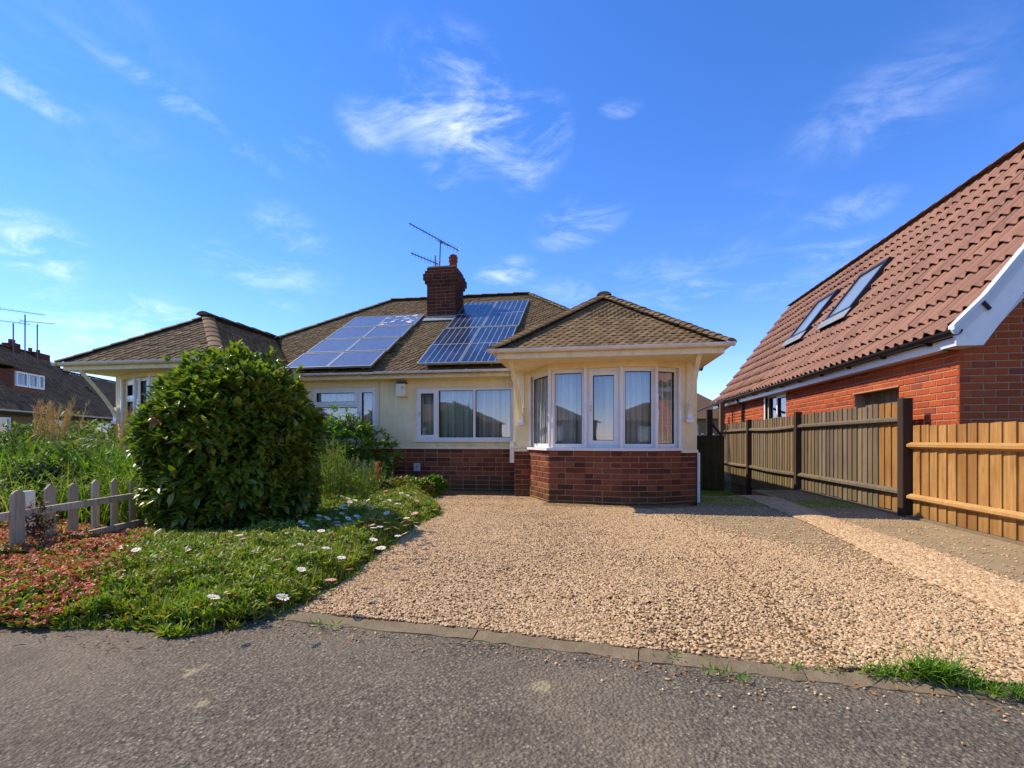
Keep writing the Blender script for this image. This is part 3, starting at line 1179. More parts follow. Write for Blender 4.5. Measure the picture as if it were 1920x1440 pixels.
# roof carcass
mb = MB()
c = [(XL, YF, EZ), (XR, YF, EZ), (XR, YB, EZ), (XL, YB, EZ), (RX0, YR, RZ), (RX1, YR, RZ)]
mb.v += c
mb.f += [[0, 1, 5, 4], [1, 2, 5], [2, 3, 4, 5], [3, 0, 4], [3, 2, 1, 0]]
for b in BAYS:
    h = (b['x1'] - b['x0']) / 2; xc = b['x0'] + h
    za = EZ + .02 + h * b['s']; ya = b['y'] + h; yj = YF + (za - EZ) / .64
    b.update(h=h, xc=xc, za=za, ya=ya, yj=yj)
    i = len(mb.v); e = EZ + .02
    mb.v += [(b['x0'], b['y'], e), (b['x1'], b['y'], e), (b['x1'], YF + .3, e), (b['x0'], YF + .3, e), (xc, ya, za), (xc, yj + .1, za)]
    mb.f += [[i, i + 1, i + 4], [i + 1, i + 2, i + 5, i + 4], [i + 3, i, i + 4, i + 5], [i + 3, i + 2, i + 1, i], [i + 2, i + 3, i + 5]]
roof = mb.build('roof', 'underlay', bung)

T = []
# front slope minus the two bay roofs
fs = Vector((0, 1, .64)).normalized()
front = [(XL, YF - .03, EZ - .02), (XR, YF - .03, EZ - .02), (RX1, YR, RZ), (RX0, YR, RZ)]
o0 = Vector((XL, YF, EZ))
def loc2(p, o, u, v):
    p = Vector(p) - Vector(o)
    return (p.dot(u), p.dot(v))
holes = []
for b in BAYS:
    zz = lambda y: EZ + (y - YF) * .64
    holes.append([loc2(p, o0, Vector((1, 0, 0)), fs) for p in ((b['x0'], YF - .3, zz(YF - .3)), (b['x1'], YF - .3, zz(YF - .3)), (b['x1'], YF, EZ), (b['xc'], b['yj'], b['za']), (b['x0'], YF, EZ))])
# chimney position
CX0, CX1, CY0, CY1 = -4.05, -3.31, 11.6, 12.3
zc = EZ + .64 * (CY0 - YF)
holes.append([loc2(p, o0, Vector((1, 0, 0)), fs) for p in ((CX0, CY0, zc), (CX1, CY0, zc), (CX1, CY1, zc + .45), (CX0, CY1, zc + .45))])
T += lay_tiles(front, o0, (1, 0, 0), fs, .135, .088, .15, seed=1, holes=holes)
# right hip end + left hip end
for sx, xe, xr in ((1, XR, RX1), (-1, XL, RX0)):
    v = Vector((-(xe - xr), 0, RZ - EZ)).normalized()
    u = Vector((0, sx, 0))
    poly = [(xe, YF, EZ), (xe, YB, EZ), (xr, YR, RZ)]
    T += lay_tiles(poly, (xe, YF, EZ), u, v, .135, .088, .15, seed=2)
BT = []
for k, b in enumerate(BAYS):
    e = EZ + .02
    x0, x1, y, xc, ya, yj, za = b['x0'], b['x1'], b['y'], b['xc'], b['ya'], b['yj'], b['za']
    w, g, l = (.122, .083, .14) if k == 0 else (.17, .105, .17)
    A = lay_tiles([(x0, y, e), (x1, y, e), (xc, ya, za)], (x0, y, e), (1, 0, 0), Vector((0, 1, b['s'])), w, g, l, seed=5 + k)
    R_ = lay_tiles([(x1, y, e), (x1, YF + .05, e), (xc, yj, za), (xc, ya, za)], (x1, y, e), (0, 1, 0), Vector((-1, 0, b['s'])), w, g, l, seed=7 + k)
    L_ = lay_tiles([(x0, y, e), (x0, YF + .05, e), (xc, yj, za), (xc, ya, za)], (x0, y, e), (0, -1, 0), Vector((1, 0, b['s'])), w, g, l, seed=9 + k)
    if k == 0:
        BT += A
        T += R_ + L_
    else:
        T += A + R_ + L_
pieces('roof_tile', 'roof_tiles', TILE, BT + T, 'tile_brown', roof, 290, rank=lambda p: view_rank(p) + (0 if p[1] < 8.9 and p[0] > -2 and abs(p[0] - .18) < 1.7 - (p[1] - 7.1) + .1 else 50))
# hip bonnets and ridges
H = []
e = EZ + .02
b = BAYS[0]
H += lay_ridge((b['x0'], b['y'], e), (b['xc'], b['ya'], b['za']), .105, .27, .19, seed=1, height=.5, lift=.045)
H += lay_ridge((b['x1'], b['y'], e), (b['xc'], b['ya'], b['za']), .105, .27, .19, seed=2, height=.5, lift=.045)
H += lay_ridge((b['xc'], b['ya'] - .12, b['za'] + .02), (b['xc'], b['yj'], b['za'] + .02), .40, .26, .43, lift=.02, height=.6)
H += lay_ridge((XR, YF, EZ), (RX1, YR, RZ), .16, .22, .22, height=.42)
H += lay_ridge((XL, YF, EZ), (RX0, YR, RZ), .2, .24, .26, height=.45)
H += lay_ridge((RX0, YR, RZ + .02), (RX1, YR, RZ + .02), .40, .24, .43, lift=.02, height=.5)
b = BAYS[1]
H += lay_ridge((b['x0'], b['y'], e), (b['xc'], b['ya'], b['za']), .25, .24, .30, height=.42)
H += lay_ridge((b['x1'], b['y'], e), (b['xc'], b['ya'], b['za']), .25, .24, .30, height=.42)
H += lay_ridge((b['xc'], b['ya'] - .15, b['za'] + .02), (b['xc'], b['yj'], b['za'] + .02), .45, .30, .48, lift=.02, height=.62)
pieces('hip_tile', 'hip_tiles', RIDGE, H, 'tile_brown', roof, 290)
hb = MB()
for b in BAYS:
    for x in (b['x0'], b['x1']):
        hb.bar(Vector((x, b['y'], e - .03)).lerp(Vector((b['xc'], b['ya'], b['za'] - .01)), .05), (b['xc'], b['ya'], b['za'] - .01), .14, .10)
    hb.bar((b['xc'], b['ya'], b['za'] - .03), (b['xc'], b['yj'], b['za'] - .03), .16, .10)
for x, xr in ((XR, RX1), (XL, RX0)):
    hb.bar((x, YF, EZ - .03), (xr, YR, RZ - .02), .14, .09)
hb.bar((RX0, YR, RZ - .02), (RX1, YR, RZ - .02), .14, .10)
hb.build('hip_bedding', 'underlay', roof)

# ---------------- chimney
ch = MB()
ch.box(CX0 + .012, CX1 - .012, CY0 + .012, CY1 - .012, 3.6, 5.02)
chim = ch.build('chimney', 'mortar', roof)
CB = []
ccourse = .083
zb, ztop = 3.75, 5.22
def ring(x0, x1, y0, y1, z, k):
    r = []
    r += lay_bricks((x0, y0), (x1, y0), z, z + ccourse, ccourse, .235, proud=0, depth=.04, header=2, seed=k)
    r += lay_bricks((x1, y0), (x1, y1), z, z + ccourse, ccourse, .235, proud=0, depth=.04, header=2, seed=k + 1)
    r += lay_bricks((x1, y1), (x0, y1), z, z + ccourse, ccourse, .235, proud=0, depth=.04, header=2, seed=k + 2)
    r += lay_bricks((x0, y1), (x0, y0), z, z + ccourse, ccourse, .235, proud=0, depth=.04, header=2, seed=k + 3)
    return r
z = zb; k = 0
OV = {13: .04, 14: .075, 15: .075, 16: .04}
cap = MB()
while z < ztop - .01:
    ov = OV.get(k, 0)
    sh = .06 if k % 2 else 0
    if ov: cap.box(CX0 - ov + .012, CX1 + ov - .012, CY0 - ov + .012, CY1 + ov - .012, z + .001, z + ccourse - .001)
    rr = ring(CX0 - ov, CX1 + ov, CY0 - ov, CY1 + ov, z, k * 7)
    CB += rr
    z += ccourse; k += 1
cap.box(CX0 + .02, CX1 - .02, CY0 + .02, CY1 - .02, 5.0, z + .03)
cap.build('cap', 'mortar', chim)
pieces('brick', 'bricks', BRICK, CB, 'brick_chimney', chim, 120, rank=lambda p: view_rank(p) + (0 if p[1] < CY0 + .02 else 30))
ZC = z
# pot
pm = MB()
px_, py_ = CX1 - .17, (CY0 + CY1) / 2
prof = [(.105, 0), (.115, .04), (.10, .07), (.096, .20), (.115, .215), (.115, .24), (.098, .25), (.098, .28), (.118, .295), (.118, .32), (.10, .33), (.085, .37), (.05, .39)]
pm.tube([(px_, py_, ZC + .02 + h) for r, h in prof], [r for r, h in prof], 16)
pm.build('chimney_pot', 'terracotta', chim, smooth=True)
# flashing
fl = MB()
zf = EZ + .64 * (CY0 - YF)
fl.obox((CX0 - .06, CY0 - .16, zf - .06), (CX1 - CX0 + .12, 0, 0), (0, .16, .1024), (0, -.01, .016))
fl.box(CX0 - .02, CX1 + .02, CY0 - .012, CY0 - .006, zf - .02, zf + .10)
fl.build('flashing', 'lead', chim)

# ---------------- eaves : fascia, soffit, gutters
fa = MB(); so = MB(); gu = MB()
FZ0, FZ1 = 2.20, 2.29
SOF = 2.205
def eave(p, q, out, ov):
    p, q, out = Vector(p), Vector(q), Vector(out)
    d = (q - p)
    fa.obox(p + Vector((0, 0, FZ0)), d, out * .018, (0, 0, FZ1 - FZ0))
b0, b1 = BAYS
# bay fascias
for b in BAYS:
    x0, x1, y = b['x0'] + .06, b['x1'] - .06, b['y'] + .06
    fa.box(x0, x1, y, y + .02, FZ0, FZ1)
    fa.box(x0, x0 + .02, y + .02, YF + .1, FZ0, FZ1)
    fa.box(x1 - .02, x1, y + .02, YF + .1 if b is b1 else YB - .1, FZ0, FZ1)
fa.box(b1['x1'] - .04, b0['x0'] + .04, YF + .06, YF + .08, FZ0, FZ1)
fa.build('fascia', 'fascia_cream', bung)
# soffit boards : narrow tongue-and-groove boards run along the bay
def soffit(x0, x1, y0, y1, n):
    w = (y1 - y0) / n
    for i in range(n):
        so = MB().box(x0, x1, y0 + i * w + .003, y0 + (i + 1) * w - .003, SOF, SOF + .02)
        so.build('soffit_board', 'soffit_board', bung)
soffit(b0['x0'] + .08, b0['x1'] - .08, b0['y'] + .08, 9.3, 22)
soffit(b1['x0'] + .08, b1['x1'] - .08, b1['y'] + .08, 9.3, 22)
MB().box(b1['x1'], b0['x0'], YF + .08, 9.36, SOF, SOF + .02).build('soffit_board', 'soffit_board', bung)
MB().box(XR - .4, XR - .08, 9.32, YB - .1, SOF, SOF + .02).build('soffit_board', 'soffit_board', bung)
MB().box(XL + .08, XR - .08, 9.1, YB - .1, SOF + .03, SOF + .05).build('ceiling', 'room_dark', bung)

def gut(p, q, out, mat='gutter_white', brackets=True, parent=bung, r=.055, bmat=None):
    g = gutter(MB(), p, q, out, r)
    go = g.build('gutter', mat, parent)
    p, q, out = Vector(p), Vector(q), Vector(out)
    L = (q - p).length; d = (q - p).normalized()
    n = int(L / 1.0)
    j = MB()
    for i in range(1, n + 1):
        c_ = p + d * (L * i / (n + 1))
        gutter(j, c_ - d * .02 + Vector((0, 0, .006)) - out * .006, c_ + d * .02 + Vector((0, 0, .006)) - out * .006, out, r + .007)
    if n: j.build('gutter_clip', bmat or mat, go)
    return go
gz = 2.335
gut((b0['x0'] - .06, b0['y'] + .06, gz), (b0['x1'] + .06, b0['y'] + .06, gz), (0, -1, 0))
gut((b0['x1'] - .06, b0['y'] - .06, gz), (b0['x1'] - .06, YB, gz), (1, 0, 0))
gut((b0['x0'] + .06, b0['y'] - .06, gz), (b0['x0'] + .06, YF + .05, gz), (-1, 0, 0))
gut((b1['x0'] - .06, b1['y'] + .06, gz - .01), (b1['x1'] + .06, b1['y'] + .06, gz - .01), (0, -1, 0))
gut((b1['x0'] + .06, b1['y'] - .06, gz - .01), (b1['x0'] + .06, YB, gz - .01), (-1, 0, 0))
gut((b1['x1'] - .06, YF + .06, gz - .012), (-4.2, YF + .06, gz - .02), (0, -1, 0))
gut((-4.2, YF + .06, gz - .008), (b0['x0'] + .05, YF + .06, gz - .012), (0, -1, 0), r=.06)

# ---------------- walls
WY = 9.38
W1 = (-3.50, -1.53, 1.0, 2.03)
W2 = (-5.76, -4.32, .98, 2.07)
wl = MB()
WT = 2.205
def wall_y(m, x0, x1, z0, z1, y, th, ops):
    xs = sorted({x0, x1} | {o[0] for o in ops} | {o[1] for o in ops})
    for a, b in zip(xs, xs[1:]):
        op = [o for o in ops if o[0] <= a and b <= o[1]]
        if not op: m.box(a, b, y, y + th, z0, z1)
        else:
            m.box(a, b, y, y + th, z0, op[0][2]); m.box(a, b, y, y + th, op[0][3], z1)
wall_y(wl, -6.2, -1.38, .83, WT, WY - .02, .22, [W1, W2])
wall = wl.build('wall', 'render', bung)
# other outer walls (side, back, party)
sd = MB()
sd.box(1.38, 1.60, 8.13, YB - .4, -.7, WT)
sd.box(XL + .5, XL + .7, 8.3, YB - .4, -.2, WT)
sd.box(XL + .5, 1.60, YB - .4, YB - .2, -.7, WT)
sd.box(-4.28, -4.16, WY + .2, YB - .4, 0, WT)
sd.box(XL + .5, 1.6, WY + .2, YB - .4, -.02, .02)
sd.build('side_wall', 'render', bung)
# hairline joint + cable between the pair
MB().tube([(-4.27, WY - .03, .84), (-4.265, WY - .03, 1.5), (-4.27, WY - .03, 2.18)], .006, 5).build('cable', 'weathered_paint', bung)
# plinth
pl = MB().box(-6.2, -1.38, WY, WY + .22, -.1, .83)
plinth = pl.build('plinth', 'mortar', bung)
COURSE, BLEN = .0875, .262
PB = lay_bricks((-6.2, WY), (-1.38, WY), -.045, .83, COURSE, BLEN, seed=3, header=4)

# bow bay : five facets with a pier on each side
def bow(nodes, name_i, pier_l, side):
    """nodes: P0..P7 in plan, from left to right"""
    m = MB()
    back = 9.3
    foot = [(x, y) for x, y in nodes]
    poly = [(x, y, -.1) for x, y in foot] + [(foot[-1][0], back, -.1), (foot[0][0], back, -.1)]
    m.prism(poly, (0, 0, .93))
    return m
def inset(nodes, d):
    res = []
    n = len(nodes)
    for i in range(n):
        dirs = []
        if i > 0: dirs.append(Vector((nodes[i][0] - nodes[i - 1][0], nodes[i][1] - nodes[i - 1][1])).normalized())
        if i < n - 1: dirs.append(Vector((nodes[i + 1][0] - nodes[i][0], nodes[i + 1][1] - nodes[i][1])).normalized())
        nn = sum((Vector((-q.y, q.x)) for q in dirs), Vector((0, 0)))
        nn.normalize()
        k = d / max(.5, nn.dot(Vector((-dirs[0].y, dirs[0].x))))
        res.append((nodes[i][0] + nn.x * k, nodes[i][1] + nn.y * k))
    return res

BN = [(-1.38, 8.60), (-1.12, 8.60), (-.70, 7.80), (-.13, 7.73), (.42, 7.66), (.95, 7.74), (1.33, 7.96), (1.60, 8.13)]
BN2 = [(-6.2, 8.40), (-6.45, 8.40), (-6.9, 7.60), (-7.3, 7.45), (-7.68, 7.45), (-8.12, 7.58), (-8.63, 7.80), (-8.80, 7.90)][::-1]
bp = bow(BN, 0, True, 1).build('plinth', 'mortar', bung)
bp2 = bow(BN2, 1, True, 1).build('plinth', 'mortar', bung)
BB = []
for i, (a, b) in enumerate(zip(BN, BN[1:])):
    BB += lay_bricks(a, b, -.045, .83, COURSE, BLEN, seed=20 + i, header=[2, 0, 3, 4, 0, 3, 2][i])
BB += lay_bricks((1.60, 8.13), (1.60, 9.6), -.045, .83, COURSE, BLEN, seed=40, header=4)
BB2 = []
for i, (a, b) in enumerate(zip(BN2, BN2[1:])):
    BB2 += lay_bricks(a, b, -.045, .83, COURSE, BLEN, seed=60 + i, header=3)
pieces('brick', 'bricks', BRICK, BB, 'brick_brown', bp, 290, rank=lambda p: view_rank(p) + (0 if p[1] < 8.65 else 40))
pieces('brick', 'bricks', BRICK, PB, 'brick_brown', plinth, 290, rank=lambda p: view_rank(p) + (0 if p[0] > -4.1 else 1e5))
pieces('brick', 'bricks', BRICK, BB2, 'brick_brown', bp2, 0)

# render round the bays : piers, lintel band
def bay_render(N):
    m = MB()
    ins = inset(N, .20)
    n = len(N)
    facets = list(zip(range(n - 1), zip(N, N[1:]), zip(ins, ins[1:])))
    for i, (a, b), (c_, d_) in facets:
        q = [(a[0], a[1]), (b[0], b[1]), (d_[0], d_[1]), (c_[0], c_[1])]
        solid = (i == 0 or i == n - 2)
        if solid: m.prism([(x, y, .83) for x, y in q], (0, 0, WT - .83))
        else: m.prism([(x, y, 2.12) for x, y in q], (0, 0, WT - 2.12))
    return m
NR = inset(BN, -.012)
NR2 = inset(BN2, -.012)
bay_render(NR).build('bay_wall', 'render', bung)
bay_render(NR2).build('bay_wall', 'render', bung)
MB().box(-1.40, -1.20, 8.60, WY - .02, .83, WT).build('bay_cheek', 'render', bung)
MB().box(-6.38, -6.18, 8.40, WY - .02, .83, WT).build('bay_cheek', 'render', bung)
# drip band above the brickwork of the main wall
MB().box(-6.2, -1.40, WY - .045, WY - .021, .825, .865).build('drip_band', 'trim_cream', bung)

# sills
def bay_sill(N, a, b, z, name='sill'):
    out = inset(N, -.05)[a:b]; inn = inset(N, .12)[a:b]
    m = MB()
    for i in range(len(out) - 1):
        q = [out[i], out[i + 1], inn[i + 1], inn[i]]
        m.prism([(x, y, z - .04) for x, y in q], (0, 0, .04))
    return m
bay_sill(BN, 1, 7, .875).build('sill', 'upvc', bung)
bay_sill(BN2, 1, 7, .875).build('sill', 'upvc', bung)
m = MB(); o_ = inset(BN, -.04)
for i in (0, 6):
    q = [o_[i], o_[i + 1], BN[i + 1], BN[i]]
    m.prism([(x, y, .80) for x, y in q], (0, 0, .045))
m.build('pier_band', 'trim_cream', bung)
MB().box(-1.46, -1.385, 8.56, 8.66, .60, .98).build('pier_stop', 'trim_cream', bung)
MB().box(-1.45, -1.25, 8.54, 8.60, .85, .90).build('pier_ledge', 'trim_cream', bung)
# white corner pipe at the right end of the bay
MB().tube([(1.63, 8.11, -.02), (1.63, 8.11, .80)], .022, 8).build('corner_pipe', 'upvc', bung)


def window(parent, A, B, z0, z1, cells, fw=.05, depth=.07, set_=.03, mat='upvc', rail=()):
    """cells: (u0,u1,v0,v1,opening) in metres from the lower left corner seen from outside"""
    A, B = Vector((A[0], A[1], 0)), Vector((B[0], B[1], 0))
    d = (B - A).normalized(); out = Vector((d.y, -d.x, 0)); L = (B - A).length; Hh = z1 - z0
    o = A + Vector((0, 0, z0)) - out * set_
    up = Vector((0, 0, 1))
    def blk(m, u0, u1, v0, v1, w0, w1):
        m.obox(o + d * u0 + up * v0 + out * w0, d * (u1 - u0), up * (v1 - v0), out * (w1 - w0))
    fr = MB()
    for a in ((0, fw, 0, Hh), (L - fw, L, 0, Hh), (fw, L - fw, 0, fw), (fw, L - fw, Hh - fw, Hh)):
        blk(fr, *a, -depth, 0)
    us = sorted({c_[1] for c_ in cells if c_[1] < L - fw - .01})
    for u in us:
        blk(fr, u, u + .045 if u + .045 < L else L, fw, Hh - fw, -depth, -.001)
    for (a, b, v) in rail:
        blk(fr, a, b, v, v + .045, -depth, -.002)
    w = fr.build('window', mat, parent)
    for (u0, u1, v0, v1, op) in cells:
        if op:
            s = MB(); t = .052
            for a in ((u0 - .012, u0 + t, v0 - .012, v1 + .012), (u1 - t, u1 + .012, v0 - .012, v1 + .012), (u0 + t, u1 - t, v0 - .012, v0 + t), (u0 + t, u1 - t, v1 - t, v1 + .012)):
                blk(s, *a, -.05, .014)
            s.build('sash', mat, w)
            hd = MB(); um = (u0 + u1) / 2
            blk(hd, u0 + .012, u0 + .030, (v0 + v1) / 2 - .05, (v0 + v1) / 2 + .05, .014, .030)
            if v1 - v0 > .5: hd.build('handle', 'window_handle', w)
            g = MB(); t2 = t + .008
            for a in ((u0 + t, u0 + t2, v0 + t, v1 - t), (u1 - t2, u1 - t, v0 + t, v1 - t), (u0 + t2, u1 - t2, v0 + t, v0 + t2), (u0 + t2, u1 - t2, v1 - t2, v1 - t)):
                blk(g, *a, -.04, .004)
            g.build('gasket', 'dark_rubber', w)
        else:
            t = 0
            g = MB(); t2 = .009
            for a in ((u0, u0 + t2, v0, v1), (u1 - t2, u1, v0, v1), (u0 + t2, u1 - t2, v0, v0 + t2), (u0 + t2, u1 - t2, v1 - t2, v1)):
                blk(g, *a, -.04, -.012)
            g.build('gasket', 'dark_rubber', w)
        p = MB(); blk(p, u0 + t + .004, u1 - t - .004, v0 + t + .004, v1 - t - .004, -.034, -.028)
        p.build('pane', 'glass', w)
    return w


def curtain(A, B, z0, z1, inset_, label, amp=.022, wl_=.085, mat='curtain', seed=0, top=None):
    A, B = Vector((A[0], A[1], 0)), Vector((B[0], B[1], 0))
    d = (B - A).normalized(); out = Vector((d.y, -d.x, 0)); L = (B - A).length
    r = random.Random(seed)
    n = int(L / .008); m = MB(); rows = 7
    ph = r.uniform(0, 6)
    for j in range(rows):
        t = j / (rows - 1)
        for i in range(n + 1):
            u = L * i / n
            off = amp * (.55 + .45 * t) * math.sin(2 * math.pi * u / wl_ + ph + .9 * math.sin(u * 9 + ph) + .5 * math.sin(u * 23) + .25 * t) + .3 * amp * math.sin(u * 2 * math.pi / (wl_ * .37) + 2 * t)
            p = A + d * u - out * (inset_ + off) + Vector((0, 0, z1 + (z0 - z1) * t))
            m.v.append(tuple(p))
    for j in range(rows - 1):
        for i in range(n):
            a = j * (n + 1) + i
            m.f.append([a, a + 1, a + n + 2, a + n + 1])
    o = m.build('curtain', mat, None, smooth=True)
    tag(o, label, 'curtain')
    return o


# window of the main wall (right half of the pair)
H1 = W1[3] - W1[2]; L1 = W1[1] - W1[0]
window(bung, (W1[0], WY - .02), (W1[1], WY - .02), W1[2], W1[3],
       [(.05, .42, .05, H1 - .05, True), (.475, 1.17, .05, H1 - .05, False), (1.215, L1 - .05, .05, H1 - .05, False)])
MB().box(W1[0] - .06, W1[1] + .02, WY - .085, WY + .02, .965, .995).build('sill', 'upvc', bung)
curtain((W1[0] + .02, WY), (W1[1] - .02, WY), 1.0, 2.05, .16, 'pleated grey net curtain behind the three light window beside the bow bay', seed=1)
H2 = W2[3] - W2[2]; L2 = W2[1] - W2[0]
window(bung, (W2[0], WY - .02), (W2[1], WY - .02), W2[2], W2[3],
       [(.05, 1.0, H2 - .34, H2 - .05, True), (.05, 1.0, .05, H2 - .40, False), (1.05, L2 - .05, .05, H2 - .05, True)], rail=[(.05, 1.0, H2 - .395)])
MB().box(W2[0] - .06, W2[1] + .06, WY - .085, WY + .02, .945, .975).build('sill', 'upvc', bung)
curtain((W2[0] + .02, WY), (W2[1] - .02, WY), .98, 2.07, .16, 'pale net curtain behind the window half hidden by the green shrub', seed=2, wl_=.07)

# bow windows
BZ0, BZ1 = .878, 2.12
for N, k in ((BN, 0), (BN2, 1)):
    NI = inset(N, .035)
    rr = range(1, 6) if k == 0 else range(1, 6)
    for i in rr:
        a, b = NI[i], NI[i + 1]
        if k == 0 and i == 5: pass
        Ls = math.hypot(b[0] - a[0], b[1] - a[1]); Hh = BZ1 - BZ0
        opening = (k == 0 and i == 3)
        if k == 1 and i == 1:
            cells = [(.055, Ls - .055, Hh - .36, Hh - .06, True), (.055, Ls - .055, .055, Hh - .42, False)]
            window(bung, a, b, BZ0, BZ1, cells, rail=[(.05, Ls - .05, Hh - .41)])
        else:
            window(bung, a, b, BZ0, BZ1, [(.062, Ls - .062, .062, Hh - .062, opening)], fw=.062)
    # corner posts between the lights
    for i in range(1, 7):
        p = MB(); c_ = inset(N, .012)[i]
        p.tube([(c_[0], c_[1], BZ0 - .0), (c_[0], c_[1], BZ1 + .02)], .026, 8).build('window_post', 'upvc', bung)
CI = inset(BN, .17)
names = ['heavy grey curtain bunched in the leftmost light of the bow window', 'net curtain in the second light from the left of the bow window', 'net curtain behind the narrow opening light at the centre of the bow window',
         'net curtain in the second light from the right of the bow window', 'net curtain in the rightmost light of the bow window']
for i in range(1, 6):
    CJ = inset(BN, .11)
    a, b = (CJ[i], CJ[i + 1]) if i in (1, 5) else (CI[i], CI[i + 1])
    curtain(a, b, .86, 2.14, 0.0 if i in (1, 5) else .03, names[i - 1], amp=.02, wl_=.075 if i not in (1, 5) else .09, seed=10 + i)
CI = inset(BN2, .17)
curtain(CI[1], CI[2], .86, 2.14, 0, 'net curtain in the narrow light at the far left corner of the left bow window', seed=31)
curtain(CI[2], CI[3], .86, 2.14, 0, 'pale net curtain in the wide light of the left bow window beside the round bush', seed=32)
curtain(CI[3], CI[5], .86, 2.14, 0, 'pale net curtain in the left bow window mostly hidden by the round bush', seed=33)


def gallows(x, y_wall, y_front, z0, zt, parent=bung, lean=0.0):
    """timber bracket : wall plate, curved strut up to the soffit, white foot"""
    br = MB()
    w = .062
    br.box(x - w * .75, x + w * .75, y_wall - .035, y_wall, z0 + .05, zt)
    o = br.build('bracket', 'trim_cream', parent)
    st = MB()
    pts = []
    n = 8
    for i in range(n + 1):
        t = i / n
        z = z0 + .12 + (zt - .01 - z0 - .12) * t
        y = y_wall - .045 - (y_wall - y_front - .05) * (t ** 1.25)
        pts.append((y, z))
    for (ya, za), (yb, zb_) in zip(pts, pts[1:]):
        st.obox((x - w / 2, ya, za), (w, 0, 0), (0, yb - ya, zb_ - za), (0, -.055, .012))
    st.build('strut', 'trim_cream', o)
    ft = MB()
    ft.box(x - w * .6, x + w * .6, y_wall - .10, y_wall - .036, z0 + .06, z0 + .30)
    ft.box(x - w * .85, x + w * .85, y_wall - .125, y_wall - .001, z0, z0 + .055)
    ft.build('foot', 'upvc', o)
    return o


gallows(-1.25, 8.585, 7.45, 1.26, SOF)
gallows(1.47, 8.02, 7.3, 1.27, SOF)
gallows(-8.72, 7.85, 7.15, 1.30, SOF)
# small white gutter outlet under the corner where the main eaves meet the bay
m = MB()
m.tube([(-1.46, 8.93, 2.27), (-1.46, 8.95, 2.13), (-1.43, 9.05, 2.06), (-1.43, 9.2, 2.0)], .04, 8)
m.build('gutter_outlet', 'gutter_white', bung)
# little black downpipe shoe behind the right eaves
m = MB().tube([(1.74, 9.3, 2.26), (1.72, 9.28, 2.12), (1.68, 9.2, 2.02), (1.68, 9.2, 1.86)], .035, 8)
m.build('downpipe', 'black_plastic', bung)
# flue / bell box
fx = MB().box(-3.86, -3.66, WY - .17, WY - .021, 1.86, 2.11)
fb = fx.build('bell_box', 'trim_cream', bung, bevel=.006)
MB().box(-3.85, -3.67, WY - .165, WY - .03, 2.111, 2.16).build('box_shadow_cap', 'black_plastic', fb)
MB().box(-3.735, -3.715, WY - .176, WY - .171, 2.02, 2.05).build('catch', 'dark_rubber', fb)
# meter box with a lightning mark
mx_ = MB().box(-3.53, -3.40, WY - .06, WY - .012, .38, .54).build('meter_box', 'meter_blue', bung, bevel=.004)
MB().prism([(-3.468, WY - .062, .485), (-3.452, WY - .062, .515), (-3.445, WY - .062, .512), (-3.456, WY - .062, .475), (-3.45, WY - .062, .47), (-3.47, WY - .062, .43), (-3.464, WY - .062, .462)], (0, -.002, 0)).build('mark', 'solar_cell', mx_)
MB().tube([(-3.465, WY - .03, .38), (-3.465, WY - .03, .02)], .012, 6).build('conduit', 'wood_dark', bung)
MB().box(-3.46, -3.02, WY - .035, WY - .012, .222, .24).build('pipe_ledge', 'weathered_paint', bung)
m = MB()
m.tube([(-3.03, WY - .03, .22), (-3.03, WY - .03, .30)], .008, 6)
m.build('pipe_riser', 'weathered_paint', bung)

# ---------------- solar panels
def solar(o, u, v, W, Hh, label, group, cells, pale, thick=.04, mid=False):
    o, u, v = Vector(o), Vector(u).normalized(), Vector(v).normalized()
    n = u.cross(v).normalized()
    t = thing('solar_panel', tuple(o), label, 'solar panel', group)
    f = MB(); fw = .022
    for a in ((0, W, 0, fw), (0, W, Hh - fw, Hh), (0, fw, fw, Hh - fw), (W - fw, W, fw, Hh - fw)):
        f.obox(o + u * a[0] + v * a[2] - n * thick, u * (a[1] - a[0]), v * (a[3] - a[2]), n * thick)
    f.build('frame', 'aluminium', t)
    p = MB().obox(o + u * fw + v * fw - n * .02, u * (W - 2 * fw), v * (Hh - 2 * fw), n * .014)
    g = p.build('glass_face', 'solar_pale' if pale else 'solar_cell', t)
    l = MB()
    if not pale:
        for i in range(1, cells):
            x = fw + (W - 2 * fw) * i / cells
            l.obox(o + u * (x - .0035) + v * fw - n * .006, u * .007, v * (Hh - 2 * fw), n * .002)
        if mid:
            l.obox(o + u * fw + v * (Hh / 2 - .006) - n * .006, u * (W - 2 * fw), v * .012, n * .0025)
        l.build('grid_lines', 'grid_line', t)
    return t


PT = Vector((0, 1, .60)).normalized()
sl = math.sqrt(1 + .36)
grp = 'solar panels on the front roof slope'
rown = ['bottom', 'third', 'second', 'top']
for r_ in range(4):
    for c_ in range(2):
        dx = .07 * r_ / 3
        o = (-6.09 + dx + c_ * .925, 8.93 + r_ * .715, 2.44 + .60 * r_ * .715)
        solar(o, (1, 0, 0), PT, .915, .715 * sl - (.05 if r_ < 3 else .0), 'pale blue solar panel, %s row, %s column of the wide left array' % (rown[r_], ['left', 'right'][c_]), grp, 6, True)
for r_ in range(2):
    for c_ in range(2):
        o = (-3.33 + .03 * r_ + c_ * .84, 8.95 + r_ * 1.8, 2.46 + .60 * r_ * 1.8)
        solar(o, (1, 0, 0), PT, .825, 1.8 * sl - .03, 'dark blue gridded solar panel, %s row, %s column of the array beside the chimney' % (['lower', 'upper'][r_], ['left', 'right'][c_]), grp, 6, False, mid=True)
